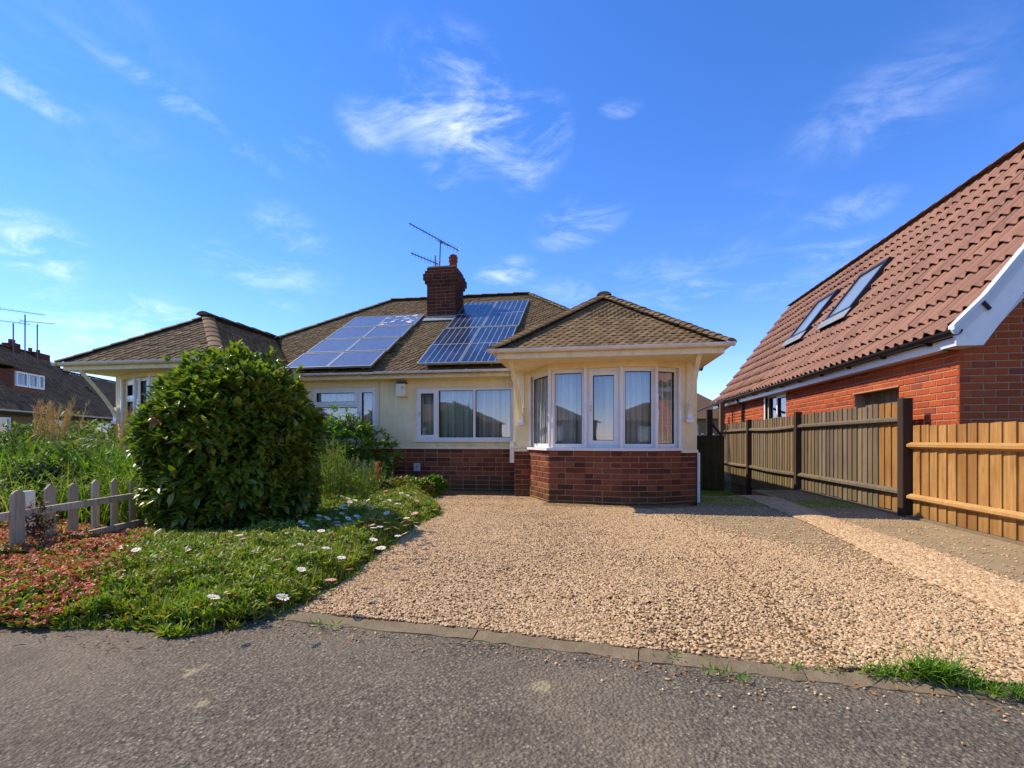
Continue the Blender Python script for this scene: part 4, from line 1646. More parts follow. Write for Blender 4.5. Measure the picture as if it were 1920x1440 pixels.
# rails and hooks
m = MB()
for x in (-5.9, -4.5, -3.2, -1.9):
    m.bar((x, 9.1, 2.42), (x, 11.5 if x < -4 else 12.3, 2.42 + .62 * (2.4 if x < -4 else 3.2)), .04, .04)
m.build('panel_rail', 'aluminium', bung)
# bird lime on the top right pale panel
m = MB(); rl = random.Random(4)
for k in range(26):
    cx, cy = -4.75 + rl.uniform(-.35, .5), 11.1 + rl.uniform(0, .62)
    cz = 2.44 + .60 * (cy - 8.93) + .003
    pts = []
    a0 = rl.uniform(0, 6); rx, ry = rl.uniform(.02, .09), rl.uniform(.01, .03)
    for j in range(8):
        a = 6.283 * j / 8
        x = rx * math.cos(a) * rl.uniform(.6, 1.2); y = ry * math.sin(a) * rl.uniform(.6, 1.2) + x * .4
        pts.append((cx + x, cy + y, cz + .60 * y))
    m.poly(pts)
lime = m.build('bird_lime', 'bird_lime', None)
lime['kind'] = 'stuff'; lime['label'] = 'white streaks of bird lime on the top right pale solar panel'; lime['category'] = 'droppings'


# ---------------- television aerials
def aerial(base, top, booms, label, braces=(), cat='aerial', group=None, r=.016):
    t = thing('tv_aerial', base, label, cat, group)
    MB().tube([base, top], r, 7).build('mast', 'aerial_metal', t)
    for (p, q, n, ln, refl) in booms:
        p, q = Vector(p), Vector(q); d = (q - p).normalized()
        MB().bar(p, q, .022, .022).build('boom', 'aerial_metal', t)
        el = MB(); side = d.cross(Vector((0, 0, 1))).normalized(); up = side.cross(d).normalized()
        for i in range(n):
            c_ = p.lerp(q, (i + .5) / n)
            s_ = side if not refl else up
            l_ = ln * (.7 + .5 * i / n)
            el.tube([c_ - (side * .8 + up * .6) * l_ / 2, c_ + (side * .8 + up * .6) * l_ / 2], .004, 4)
        # reflector
        for a in (-.10, -.05, .05, .10):
            c_ = q + up * a * 1.2
            el.tube([c_ - side * ln * .6, c_ + side * ln * .6], .004, 4)
        el.tube([q - up * .12, q + up * .12], .006, 4)
        el.build('elements', 'aerial_metal', t)
    for p, q in braces:
        MB().tube([p, q], .008, 5).build('brace', 'aerial_metal', t)
    return t


ay = 11.9
A_ = at_y(770, 422, ay); B_ = at_y(858, 467, ay); Mt = at_y(826, 452, ay)
aerial((Mt.x - .03, ay, ZC + .02), (Mt.x, ay, Mt.z), [((A_.x, ay - .1, A_.z), (B_.x, ay + .1, B_.z), 16, .16, False)],
       'long grey roof aerial pointing up left above the brick chimney', braces=[((Mt.x - .02, ay, Mt.z - .03), (Mt.x + .22, ay, Mt.z - .14)), ((Mt.x - .1, ay, Mt.z + .02), (Mt.x + .07, ay, Mt.z - .05))])
A_ = at_y(776, 480, ay); B_ = at_y(824, 498, ay)
aerial((B_.x - .06, ay - .15, ZC + .02), (B_.x - .06, ay - .15, B_.z + .2), [((A_.x, ay - .2, A_.z), (B_.x, ay - .1, B_.z), 9, .20, True)],
       'shorter aerial mounted low at the left edge of the brick chimney')

# ================================================================== NEIGHBOUR
nb = thing('brick_house', (6.4, 12, 0), 'orange brick house with a steep red pantiled roof behind the fence on the right', 'house')
NW, NF, NB_, NX2 = 4.20, 6.51, 17.5, 8.7
NEX, NEZ = 4.0, 2.24
KX, KZ = 4.30, 2.53
RXn, RZn = 6.45, 5.42
GY0, GY1 = 6.20, 17.75
# body
m = MB()
m.box(NW + .02, NW + .30, NF + .243, 7.68, -.7, 2.2)
m.box(NW + .02, NW + .30, 7.68, 8.87, -.7, 1.0)
m.box(NW + .02, NW + .30, 7.68, 8.87, 1.74, 2.2)
m.box(NW + .02, NW + .30, 8.87, 11.78, -.7, 2.2)
m.box(NW + .02, NW + .30, 11.78, 13.09, 2.08, 2.2)
m.box(NW + .02, NW + .30, 11.78, 13.09, -.7, 1.05)
m.box(NW + .02, NW + .30, 13.09, NB_, -.7, 2.2)
m.box(NX2 - .3, NX2, NF + .243, NB_, -.7, 2.2)
m.box(NW + .3, NX2 - .3, NB_ - .3, NB_, -.7, 2.2)
m.box(NW + .30, NX2 - .3, NF + .25, NB_ - .3, 2.12, 2.2)
m.box(NW + .9, NW + .95, 8, 14, -.5, 2.1)
nwall = m.build('side_wall', 'mortar_orange', nb)
# gable wall
gp = [(NW + .02, NF + .02, -.7), (NX2, NF + .02, -.7), (NX2, NF + .02, 2.25), (NX2 - .1, NF + .02, 2.4), (RXn, NF + .02, 5.2), (KX + .1, NF + .02, 2.42), (NW + .02, NF + .02, 2.2)]
gwall = MB().prism(gp, (0, .22, 0)).build('gable_wall', 'mortar_orange', nb)
gp2 = [(x, NB_ + .003, z) for x, y, z in gp]
MB().prism(gp2, (0, .2, 0)).build('rear_gable_wall', 'mortar_orange', nb)
NC, NL = .0845, .255
SB = lay_bricks((NW + .02, NB_), (NW + .02, NF + .012), .06, .06 + NC * 25, NC, NL, proud=.008, joint=.011, header=0, seed=70,
                openings=[(NB_ - 8.87, NB_ - 7.68, 1.0, 1.74), (NB_ - 13.09, NB_ - 11.78, 1.05, 2.08)])
pieces('brick', 'bricks', BRICK, SB, 'brick_orange', nwall, 290, rank=lambda p: view_rank(p) + (0 if p[2] > 1.15 else 40))
GB = lay_bricks((NW + .012, NF + .02), (NX2, NF + .02), .06, .06 + NC * 60, NC, NL, proud=.008, joint=.011, header=0, seed=90)
def under_gable(m_):
    x, z_ = m_[0][3], m_[2][3]
    lim = 2.2 + max(0, x - 4.22) * 1.30 if x < RXn else 2.2 + max(0, 8.68 - x) * 1.3
    return z_ < lim - .05 + .12
GB = [g for g in GB if under_gable(g)]
pieces('brick', 'bricks', BRICK, GB, 'brick_orange', gwall, 290)

# alcove : boarded recess in the side wall
al = MB()
al.box(NW + .20, NW + .24, 7.68, 8.87, 1.0, 1.75)
a_o = al.build('recess', 'wood_old', nb)
for i in range(8):
    y = 7.69 + i * .147
    MB().box(NW + .17, NW + .198, y, y + .14, 1.0, 1.745).build('board', 'wood_old', a_o)
MB().box(NW + .0, NW + .19, 7.66, 8.89, 1.745, 1.765).build('lintel', 'mortar_orange', nb)

# window of the neighbour
window(nb, (NW + .02, 13.09), (NW + .02, 11.78), 1.05, 2.08, [(.05, .58, .05, .98, False), (.63, 1.26, .05, .98, True)], set_=.05)
MB().box(NW + .0, NW + .06, 13.09, 13.16, 1.05, 2.08).build('window_jamb', 'upvc', nb)
cw = curtain((NW + .1, 13.0), (NW + .1, 11.85), 1.05, 2.05, .15, 'white curtain in the small window of the orange brick house', seed=44)

# roof carcass : slope with a kick at the eaves
TH = .10
prof = [(NEX, NEZ), (KX, KZ), (RXn, RZn), (2 * RXn - KX, KZ), (2 * RXn - NEX, NEZ)]
low = [(2 * RXn - NEX, NEZ - .02), (2 * RXn - KX - .02, KZ - TH), (RXn, RZn - TH * 1.7), (KX + .04, KZ - TH), (NEX + .02, NEZ - .02)]
m = MB().prism([(x, GY0 + .10, z - .06) for x, z in prof + low[0:]], (0, GY1 - GY0 - .13, 0))
nroof = m.build('roof', 'underlay', nb)


def pantile_unit():
    """one roll and one trough; x along eaves, y up the slope, z out"""
    n = 12
    top = []
    for i in range(n + 1):
        x = -.5 + i / n
        s = (x + .5)
        z = .5 + .5 * math.cos(2 * math.pi * s)
        z = z ** 1.25
        top.append((x, z))
    v = [(x, 0, z) for x, z in top] + [(x, 1, z * .95) for x, z in top] + [(x, .01, z - .38) for x, z in top]
    f = []
    m_ = n + 1
    for i in range(n):
        f.append((i, i + 1, m_ + i + 1, m_ + i)); f.append((2 * m_ + i, 2 * m_ + i + 1, i + 1, i))
    return (v, f)


PAN = pantile_unit()
DEPTH = .055
PW, PG, PLN = .200, .35, .42


def lay_pan(x0, z0, x1, z1, yA, yB, rows_from=0, left=True, skip=()):
    v = Vector((x1 - x0, 0, z1 - z0)); L = v.length; v.normalize()
    u = Vector((0, -1, 0)) if left else Vector((0, 1, 0))
    nrm = u.cross(v).normalized()
    rows = max(1, round(L / PG)); g = L / rows
    res = []
    cols = int(round((yB - yA) / PW)); w = (yB - yA) / cols
    rr = random.Random(5)
    for k in range(rows):
        for i in range(cols):
            y = yA + (i + .5) * w
            c_ = Vector((x0, y, z0 - .035)) + v * (k * g + rr.uniform(-.007, .007)) + nrm * (.046 + rr.uniform(-.005, .005))
            zc_ = (c_ + v * g * .5)
            if any(a < y < b and za < zc_.z < zb_ for a, b, za, zb_ in skip): continue
            vv = (v - nrm * .145).normalized()
            uu = (u + nrm * rr.uniform(-.006, .006)).normalized()
            res.append(frame_matrix(c_, uu * w * 1.0, vv * (g + .05), uu.cross(vv).normalized() * DEPTH))
    return res


VEL = [(12.68, 13.72, 3.52, 4.50), (10.62, 11.72, 3.52, 4.50)]
NT_ = lay_pan(NEX + .0, NEZ + .02, KX, KZ, GY0 + .09, GY1 - .02)
NT_ += lay_pan(KX, KZ, RXn, RZn, GY0 + .09, GY1 - .02, skip=[(a, b, c_ - .16, d_ + .02) for a, b, c_, d_ in VEL])
pieces('roof_tile', 'roof_tiles', PAN, NT_, 'tile_red', nroof, 295, smooth=True)
NTR = lay_pan(2 * RXn - NEX, NEZ, RXn, RZn, GY0 + .06, GY1 - .02, left=False)
joined('far_slope_tiles', PAN, np.array([np.array(q) for q in NTR]), 'tile_red', nroof, True)
RT = lay_ridge((RXn, GY0, RZn + .04), (RXn, GY1, RZn + .04), .33, .26, .36, lift=.0, height=.5)
pieces('ridge_tile', 'ridge_tiles', RIDGE, RT, 'tile_red', nroof, 60)

# roof windows
vdir = Vector((RXn - KX, 0, RZn - KZ)).normalized(); vn = Vector((0, -1, 0)).cross(vdir).normalized()
for (ya, yb, za, zb_) in VEL:
    o = Vector((KX + (za - KZ) / (RZn - KZ) * (RXn - KX), yb, za)) + vn * .03
    Lv = (zb_ - za) / vdir.z; u = Vector((0, -1, 0)); W_ = yb - ya
    f = MB(); fw = .075
    for a in ((0, W_, 0, fw), (0, W_, Lv - fw, Lv), (0, fw, fw, Lv - fw), (W_ - fw, W_, fw, Lv - fw)):
        f.obox(o + u * a[0] + vdir * a[2], u * (a[1] - a[0]), vdir * (a[3] - a[2]), vn * .085)
    w = f.build('roof_window', 'black_plastic', nroof)
    MB().obox(o + u * fw + vdir * fw + vn * .045, u * (W_ - 2 * fw), vdir * (Lv - 2 * fw), vn * .01).build('pane', 'skylight_sky_paint', w)
    fl = MB().obox(o - vdir * .22 - u * .08 + vn * .07, u * (W_ + .16), vdir * .22, vn * .012)
    fl.build('apron_flashing', 'lead', w)

# barge boards, white box ends
bm_ = MB()
P4 = [(NEX - .045, NEZ - .03), (KX - .03, KZ + .012), (RXn, RZn + .03)]
for (xa, za), (xb, zb_) in zip(P4, P4[1:]):
    d_ = Vector((xb - xa, 0, zb_ - za)).normalized()
    bm_.prism([(xa, GY0 + .055, za + .02), (xb, GY0 + .055, zb_ + .02), (xb + .03, GY0 + .055, zb_ - .075), (xa + .03, GY0 + .055, za - .07)], (0, -.03, 0))
    bm_.prism([(xa, GY0 - .005, za + .075), (xb, GY0 - .005, zb_ + .075), (xb, GY0 - .005, zb_ + .02), (xa, GY0 - .005, za + .02)], (0, .10, 0))
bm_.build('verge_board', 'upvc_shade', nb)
bb = MB()
bb.prism([(NEX + .0, GY0 + .06, 2.055), (NW + .07, GY0 + .06, 2.055), (KX + .42, GY0 + .06, 2.72), (RXn, GY0 + .06, RZn - .42), (RXn, GY0 + .06, RZn - .02), (KX, GY0 + .06, KZ - .05), (NEX, GY0 + .06, NEZ - .08)], (0, -.02, 0))
bb.build('barge_board', 'upvc', nb)
bb = MB()
for (xa, za), (xb, zb_) in (((2 * RXn - NEX, NEZ), (2 * RXn - KX, KZ)), ((2 * RXn - KX, KZ), (RXn, RZn))):
    bb.prism([(xa, GY0 + .06, za - .02), (xb, GY0 + .06, zb_ - .02), (xb, GY0 + .06, zb_ - .38), (xa - .1, GY0 + .06, za - .2)], (0, -.02, 0))
bb.build('barge_board', 'upvc', nb)
m = MB().prism([(NEX + .02, GY0 + .063, 2.06), (NW + .05, GY0 + .063, 2.06), (KX + .40, GY0 + .063, 2.60), (KX + .3, GY0 + .063, 2.64), (NEX + .02, GY0 + .063, 2.18)], (0, NF - GY0 - .05, 0))
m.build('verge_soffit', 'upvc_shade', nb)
# dark clip where the verge boards meet
MB().prism([(KX - .075, GY0 + .02, KZ - .01), (KX - .045, GY0 + .02, KZ + .02), (KX + .03, GY0 + .02, KZ - .075), (KX + .0, GY0 + .02, KZ - .10)], (0, -.012, 0)).build('verge_clip', 'wood_dark', nb)
# long white fascia and soffit
MB().box(NEX + .045, NEX + .065, GY0 + .07, GY1, 2.06, 2.20).build('fascia', 'upvc', nb)
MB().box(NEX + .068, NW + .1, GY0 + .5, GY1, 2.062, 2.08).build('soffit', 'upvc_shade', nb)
MB().box(NEX + .02, NEX + .044, GY0 + .07, GY1, 2.17, 2.215).build('fascia_strip', 'black_plastic', nb)
gut((NEX + .045, GY0 - .0, 2.232), (NEX + .045, GY1, 2.212), (-1, 0, 0), 'black_plastic', parent=nb, r=.066)
m = MB()
for i in range(12):
    y = GY0 + .5 + i * .95
    MB().box(NEX - .03, NEX + .044, y, y + .05, 2.135, 2.17).build('gutter_bracket', 'black_plastic', nb)
MB().tube([(NEX + .0, 14.8, 2.2), (NEX + .05, 14.8, 2.08), (NW - .04, 14.8, 2.0), (NW - .04, 14.8, -.4)], .04, 8).build('downpipe', 'black_plastic', nb)
MB().tube([(NEX + .0, 16.9, 2.2), (NEX + .1, 16.9, 1.9), (NW - .1, 17.1, 1.7)], .04, 8).build('downpipe', 'black_plastic', nb)

# ================================================================== FENCES
FX = 4.0
old = thing('old_timber_fence', (FX, 12, 0), 'weathered grey close-board fence with dark posts running back towards the gate', 'fence')
new = thing('new_timber_fence', (FX, 5.5, 0), 'new honey coloured close-board fence at the right edge of the drive', 'fence')
rf = random.Random(12)


def board(parent, y0, y1, z0, z1, mat, x=FX, **kw):
    """feather-edge board : one edge thick, the other thin, uneven top"""
    m = MB()
    t0, t1 = .018, .007
    zt = z1 + rf.uniform(-.008, .008) * (2.4 if parent is old else 1); dz = rf.uniform(-.006, .006)
    xo = rf.uniform(-.003, .003)
    pts = [(x + xo, y0, z0), (x + xo + .012, y1, z0), (x + xo + .012 + t1, y1, z0), (x + xo + t0, y0, z0)]
    i = len(m.v)
    m.v += pts + [(p[0], p[1], zt + (dz if k in (1, 2) else -dz)) for k, p in enumerate(pts)]
    m.f += [[3, 2, 1, 0], [4, 5, 6, 7], [0, 1, 5, 4], [1, 2, 6, 5], [2, 3, 7, 6], [3, 0, 4, 7]]
    m.f = [[a for a in f] for f in m.f]
    return m.build('board', mat, parent, **kw)


# new bay
y = 3.55
while y < 6.98:
    w = rf.uniform(.150, .172)
    board(new, y, min(y + w - .008, 7.02), .04, 1.175 + .002 * (y - 5), 'wood_new')
    y += w
def arris(parent, y0, y1, z, mat, size=.06, sag=0.0):
    n = 6 if sag else 1
    m = MB()
    prof = [(FX - .001, -size * .75), (FX - .001, size * .75), (FX - size, size * .28), (FX - size, -size * .28)]
    for k in range(n + 1):
        t = k / n
        yy = y0 + (y1 - y0) * t
        dz = -sag * math.sin(math.pi * t)
        m.v += [(x, yy, z + dz + q) for x, q in prof]
    for k in range(n):
        a = k * 4
        for j in range(4):
            m.f.append([a + j, a + (j + 1) % 4, a + 4 + (j + 1) % 4, a + 4 + j])
    m.f += [[3, 2, 1, 0], [n * 4, n * 4 + 1, n * 4 + 2, n * 4 + 3]]
    return m.build('rail', mat, parent)
arris(new, 3.5, 7.03, .93, 'wood_new_rail', .055)
arris(new, 3.5, 7.03, .275, 'wood_new_rail', .055)
MB().box(FX - .07, FX + .03, 3.40, 3.50, -.1, 1.25).build('post', 'wood_dark', new)
# old bays
posts = [(7.04, .12, 1.54), (10.42, .11, 1.55), (13.5, .11, 1.53), (16.4, .13, 1.95)]
for (py0, w, zt) in posts:
    MB().box(FX - .09, FX + .03, py0, py0 + w, -.7, zt).build('post', 'wood_dark', old, bevel=.006)
segs = [(7.17, 10.42, .045), (10.54, 13.5, -.02), (13.62, 16.4, -.05)]
for k, (ya, yb, zb_) in enumerate(segs):
    y = ya
    while y < yb - .02:
        w = rf.uniform(.135, .158)
        nw_ = (k == 0 and y < ya + .55)
        mat = 'wood_new' if nw_ else ('wood_grey' if rf.random() < (.75 if k == 0 else .3) else 'wood_old')
        kw = {'label': 'newer honey coloured replacement board'} if nw_ else {}
        board(old, y, min(y + w - .007, yb), zb_ + rf.uniform(-.01, .01), 1.50 - (.01 if k else 0), mat, **kw)
        y += w
    sg = [0.0, .03, .0][k]
    arris(old, ya, yb, 1.265, 'wood_grey', .06, sag=sg)
    arris(old, ya, yb, .315, 'wood_grey', .06, sag=.02 if k else .0)
    if k:
        # short gravel boards fill the gap down to the falling ground
        y = ya
        while y < yb - .02:
            w = rf.uniform(.14, .16)
            board(old, y, min(y + w - .003, yb), -.62, zb_ - .012, 'wood_old', x=FX + .014)
            y += w
        MB().box(FX - .004, FX + .014, ya, yb, zb_ - .20, zb_ - .0).build('gravel_board', 'wood_old', old)

# ---------------- gate, goal-post frame
gate = thing('side_gate', (3.0, 15.6, -.55), 'dark green stained boarded side gate closing the passage', 'gate')
y = 15.55
x = 1.75
while x < 3.86:
    w = .145
    MB().box(x, min(x + w - .006, 3.86), y, y + .02, -.52, 1.14 + rf.uniform(-.004, .004)).build('board', 'wood_gate', gate)
    x += w
MB().box(1.75, 3.86, y + .021, y + .06, .85, .95).build('rail', 'wood_gate', gate)
MB().box(1.75, 3.86, y + .021, y + .06, -.3, -.2).build('rail', 'wood_gate', gate)
pf = thing('timber_post_frame', (3.6, 15.8, -.55), 'tall dark timber posts with sloping pale rail and diagonal brace above the side gate', 'post frame')
gp_l = at_y(1331, 768, 15.75)
MB().box(gp_l.x - .09, gp_l.x + .07, 15.7, 15.84, -.6, gp_l.z).build('post', 'wood_dark', pf)
MB().bar((gp_l.x, 15.77, gp_l.z - .35), (gp_l.x + .38, 15.77, gp_l.z - .85), .06, .12, up=(0, 1, 0)).build('brace', 'wood_dark', pf)
gpr = at_y(1357, 752, 16.0)
MB().box(gpr.x - .10, gpr.x + .03, 16.0, 16.12, 1.2, gpr.z).build('post', 'wood_old', pf)
MB().bar((gp_l.x - .55, 15.85, gp_l.z - .12), (gpr.x + .02, 15.9, gpr.z + .02), .05, .06).build('rail', 'wood_picket', pf)
# white lattice trellis and low white wall seen over the gate
tr = thing('white_trellis', (3.2, 16.6, 0), 'scrap of white painted trellis showing just over the dark gate', 'trellis')
for k in range(6):
    MB().box(2.95 + k * .16, 3.01 + k * .16, 16.6, 16.63, .2, 1.22 + (.28 if k in (2,) else 0)).build('slat', 'upvc', tr)
MB().box(2.9, 3.95, 16.57, 16.599, 1.12, 1.17).build('rail', 'upvc', tr)

# ---------------- distant things seen between the two houses
fh = thing('distant_bungalow', (6, 33, 0), 'far brown roofed bungalow glimpsed between the two houses', 'house')
m = MB().box(1.5, 9, 33, 39, -.6, 2.4); m.build('wall', 'far_render', fh)
m = MB(); m.v += [(1, 32.5, 2.35), (9.5, 32.5, 2.35), (9.5, 39.5, 2.35), (1, 39.5, 2.35), (3.5, 36, 4.35), (7, 36, 4.35)]
m.f += [[0, 1, 5, 4], [1, 2, 5], [2, 3, 4, 5], [3, 0, 4], [3, 2, 1, 0]]
m.build('roof', 'tile_far', fh)

# ================================================================== HOUSE FAR LEFT
# local frame : a runs along the eaves (away from the camera), b runs back from the eaves
P0 = Vector((-25.04, 17.16, 0)); P1 = Vector((-28.7, 25.61, 0))
da = (P1 - P0).normalized(); db = Vector((-da.y, da.x, 0))
lh = thing('dormer_house', tuple(P0 + db * 3), 'brown tiled house with a small dormer window and roof aerials far left behind the plants', 'house')


def lp(a, b, z): return P0 + da * a + db * b + Vector((0, 0, z))


def lbox(m, a0, a1, b0, b1, z0, z1):
    return m.obox(lp(a0, b0, z0), da * (a1 - a0), db * (b1 - b0), (0, 0, z1 - z0))


m = MB(); lbox(m, -3.5, 23.5, .35, 6.2, -.3, 1.0)
lw = m.build('wall', 'far_brick', lh)
m = MB(); lbox(m, -3.5, 23.5, .36, 6.2, 1.0, 2.3); m.build('upper_wall', 'far_render', lh)
# bigger roof (left) and lower roof (right)
LT = []
def gable(name, a0, a1, depth, zr, hip=0.0):
    r = MB()
    e = 2.32
    r.v += [tuple(lp(a0, 0, e)), tuple(lp(a1, 0, e)), tuple(lp(a1, depth * 2, e)), tuple(lp(a0, depth * 2, e)), tuple(lp(a0, depth, zr)), tuple(lp(a1 - hip, depth, zr))]
    r.f += [[0, 1, 5, 4], [1, 2, 5], [2, 3, 4, 5], [3, 0, 4], [3, 2, 1, 0]]
    o = r.build('roof', 'underlay', lh)
    v = (lp(a0, depth, zr) - lp(a0, 0, e)).normalized()
    t = lay_tiles([lp(a0, 0, e), lp(a1, 0, e), lp(a1 - hip, depth, zr), lp(a0, depth, zr)], lp(a0, 0, e), da, v, .30, .22, .30, lift=.02, jit=.012, seed=int(a0) + 30)
    if hip:
        v2 = (lp(a1 - hip, depth, zr) - lp(a1, depth, e)).normalized()
        t += lay_tiles([lp(a1, 0, e), lp(a1, depth * 2, e), lp(a1 - hip, depth, zr)], lp(a1, 0, e), db, v2, .30, .22, .30, lift=.02, seed=3)
    joined('roof_tiles', tile_unit(.03, .03), np.array([np.array(q) for q in t]), 'tile_far', o)
    joined('ridge_tiles', RIDGE, np.array([np.array(q) for q in lay_ridge(lp(a0, depth, zr + .03), lp(a1 - hip, depth, zr + .03), .4, .34, .42)]), 'tile_far', o)
    return o
ra = gable('roof', -4, 10.4, 3.6, 5.9, 1.4)
rb = gable('roof', 9.4, 24, 3.2, 5.15, 0)
# chimney stacks on it
for (a, z, w) in ((6.3, 6.2, .4), (7.8, 6.0, 1.3)):
    c_ = MB(); lbox(c_, a, a + w, 3.3, 3.9, 4.3, z)
    co = c_.build('chimney', 'brick_chimney', ra)
    for q in range(2):
        MB().tube([lp(a + .15 + q * w * .5, 3.6, z), lp(a + .15 + q * w * .5, 3.6, z + .22)], .09, 8).build('chimney_pot', 'terracotta', co)
# dormer
dm = MB()
dA = at_y(25, 700, 18.2); dB = at_y(78, 700, 20.4)
a0 = (Vector(dA) - P0).dot(da); a1 = (Vector(dB) - P0).dot(da)
a0, a1 = 2.5, 4.35
lbox(dm, a0 - .12, a1 + .12, 1.0, 3.3, 3.0, 4.35)
dmo = dm.build('dormer', 'far_brick', lh)
z0d, z1d = 3.55, 4.26
A2 = lp(a1 + .05, .98, 0); B2 = lp(a0 - .05, .98, 0)
L_ = (A2 - B2).length
for (s0, s1) in ((0, L_ * .40), (L_ * .42, L_ * .76), (L_ * .78, L_)):
    pa = B2 + (A2 - B2) * (s0 / L_); pb = B2 + (A2 - B2) * (s1 / L_)
    fo = MB(); d_ = (pb - pa).normalized(); out = -db
    Lc = (pb - pa).length
    for q in ((0, Lc, 0, .09), (0, Lc, z1d - z0d - .09, z1d - z0d), (0, .08, .09, z1d - z0d - .09), (Lc - .08, Lc, .09, z1d - z0d - .09)):
        fo.obox(pa + d_ * q[0] + Vector((0, 0, z0d + q[2])), d_ * (q[1] - q[0]), (0, 0, q[3] - q[2]), out * .08)
    w = fo.build('window', 'upvc', dmo)
    MB().obox(pa + d_ * .08 + Vector((0, 0, z0d + .09)), d_ * (Lc - .16), (0, 0, z1d - z0d - .18), out * .03).build('pane', 'glass', w)
rf_ = MB(); rf_.prism([lp(a0 - .4, .7, 4.40), lp(a1 + .4, .7, 4.40), lp(a1 + .3, 3.4, 4.95), lp(a0 - .3, 3.4, 4.95)], (0, 0, .07))
rf_.build('roof', 'tile_far', dmo)
gutter(MB(), lp(-4, 0, 2.32), lp(24, 0, 2.32), -db, .07).build('gutter', 'gutter_white', lh)
m = MB(); lbox(m, -4, 24, 0, .03, 2.14, 2.3); m.build('fascia', 'wood_dark', lh)
for (a, wd) in ((-1.0, 2.0), (2.6, 2.3), (7.5, 1.6), (12, 1.8)):
    pa, pb = lp(a, .3, 0), lp(a + wd, .3, 0)
    d_ = (pb - pa).normalized(); out = -db; fo = MB()
    for q in ((0, wd, 0, .08), (0, wd, 1.02, 1.1), (0, .08, .08, 1.02), (wd - .08, wd, .08, 1.02), (wd / 2 - .04, wd / 2 + .04, .08, 1.02)):
        fo.obox(pa + d_ * q[0] + Vector((0, 0, .9 + q[2])), d_ * (q[1] - q[0]), (0, 0, q[3] - q[2]), out * .06)
    w = fo.build('window', 'upvc', lh)
    MB().obox(pa + d_ * .08 + Vector((0, 0, .98)), d_ * (wd - .16), (0, 0, .94), out * .02).build('pane', 'glass', w)
    MB().obox(pa + d_ * .02 + Vector((0, 0, .9)), d_ * (wd - .04), (0, 0, 1.1), -out * .02).build('blind', 'curtain', w)

# aerials of that house
def far_aerial(pxm, py0, py1, pl, pr, depth, label, n=12):
    b = at_y(pxm, py0, depth); t_ = at_y(pxm, py1, depth)
    a_ = at_y(pl[0], pl[1], depth); c_ = at_y(pr[0], pr[1], depth)
    # booms swing a little in depth
    aerial(tuple(b), tuple(t_), [((c_.x, c_.y + .3, c_.z), (a_.x, a_.y - .3, a_.z), n, .34, False)], label, r=.03)
far_aerial(47, 672, 590, (7, 581), (72, 588), 21.0, 'tallest roof aerial at the far left with its boom pointing right')
far_aerial(70, 678, 608, (50, 604), (91, 605), 21.6, 'short roof aerial beside the tallest one, above the far left chimney')
far_aerial(25, 668, 606, (0, 602), (44, 606), 20.4, 'lower roof aerial nearest the left edge of the photo', 10)

# ================================================================== HOUSES ACROSS THE ROAD (they show in the window glass)
def opp(x0, x1, y0, y1, zr, label, wall):
    t = thing('house_across_the_road', ((x0 + x1) / 2, (y0 + y1) / 2, 0), label, 'house')
    MB().box(x0, x1, y0, y1, -.2, 2.4).build('wall', wall, t)
    h = (y1 - y0) / 2 + .4; r = MB()
    r.v += [(x0 - .4, y0 - .4, 2.35), (x1 + .4, y0 - .4, 2.35), (x1 + .4, y1 + .4, 2.35), (x0 - .4, y1 + .4, 2.35), (x0 + h * .8, (y0 + y1) / 2, zr), (x1 - h * .8, (y0 + y1) / 2, zr)]
    r.f += [[0, 1, 5, 4], [1, 2, 5], [2, 3, 4, 5], [3, 0, 4], [3, 2, 1, 0]]
    o = r.build('roof', 'tile_far', t)
    MB().box((x0 + x1) / 2 - .5, (x0 + x1) / 2 + .4, (y0 + y1) / 2 - .4, (y0 + y1) / 2 + .4, zr - .8, zr + 1.2).build('chimney', 'brick_chimney', o)
    for k in range(3):
        xx = x0 + 1.2 + k * (x1 - x0 - 3) / 2
        w = MB().box(xx, xx + 1.5, y1 - .02, y1 + .04, .9, 2.0).build('window', 'upvc', t)
        MB().box(xx + .08, xx + 1.42, y1 + .041, y1 + .05, .98, 1.92).build('pane', 'glass', w)
opp(-19, -8, -24, -17, 4.1, 'brown roofed brick bungalow across the road mirrored in the three light window', 'far_brick')
opp(-33, -22, -24, -17, 4.1, 'brick bungalow across the road furthest to the left', 'far_brick')
opp(-4, 7, -25, -18, 3.7, 'rendered bungalow across the road mirrored in the bow window', 'far_render')
opp(10, 20, -25, -18, 3.9, 'brick bungalow across the road furthest to the right', 'far_brick')


# ================================================================== PLANTS
def leaf_unit(wd=.4, fold=.12, droop=.18, n=3):
    """leaf along +y, length 1, width wd, folded on its midrib"""
    ys = [0.0, .28, .62, 1.0]; ws = [.02, .85, .95, .0]
    v = []; f = []
    rows = []
    for y, w in zip(ys, ws):
        z = -droop * y * y
        if w == 0:
            v.append((0, y, z)); rows.append((len(v) - 1,) * 3)
        else:
            i = len(v)
            v += [(-wd / 2 * w, y, z + fold * w * wd), (0, y, z), (wd / 2 * w, y, z + fold * w * wd)]
            rows.append((i, i + 1, i + 2))
    for a, b in zip(rows, rows[1:]):
        if b[0] == b[1]:
            f += [(a[0], a[1], b[0]), (a[1], a[2], b[0])]
        else:
            f += [(a[0], a[1], b[1], b[0]), (a[1], a[2], b[2], b[1])]
    return (v, f)


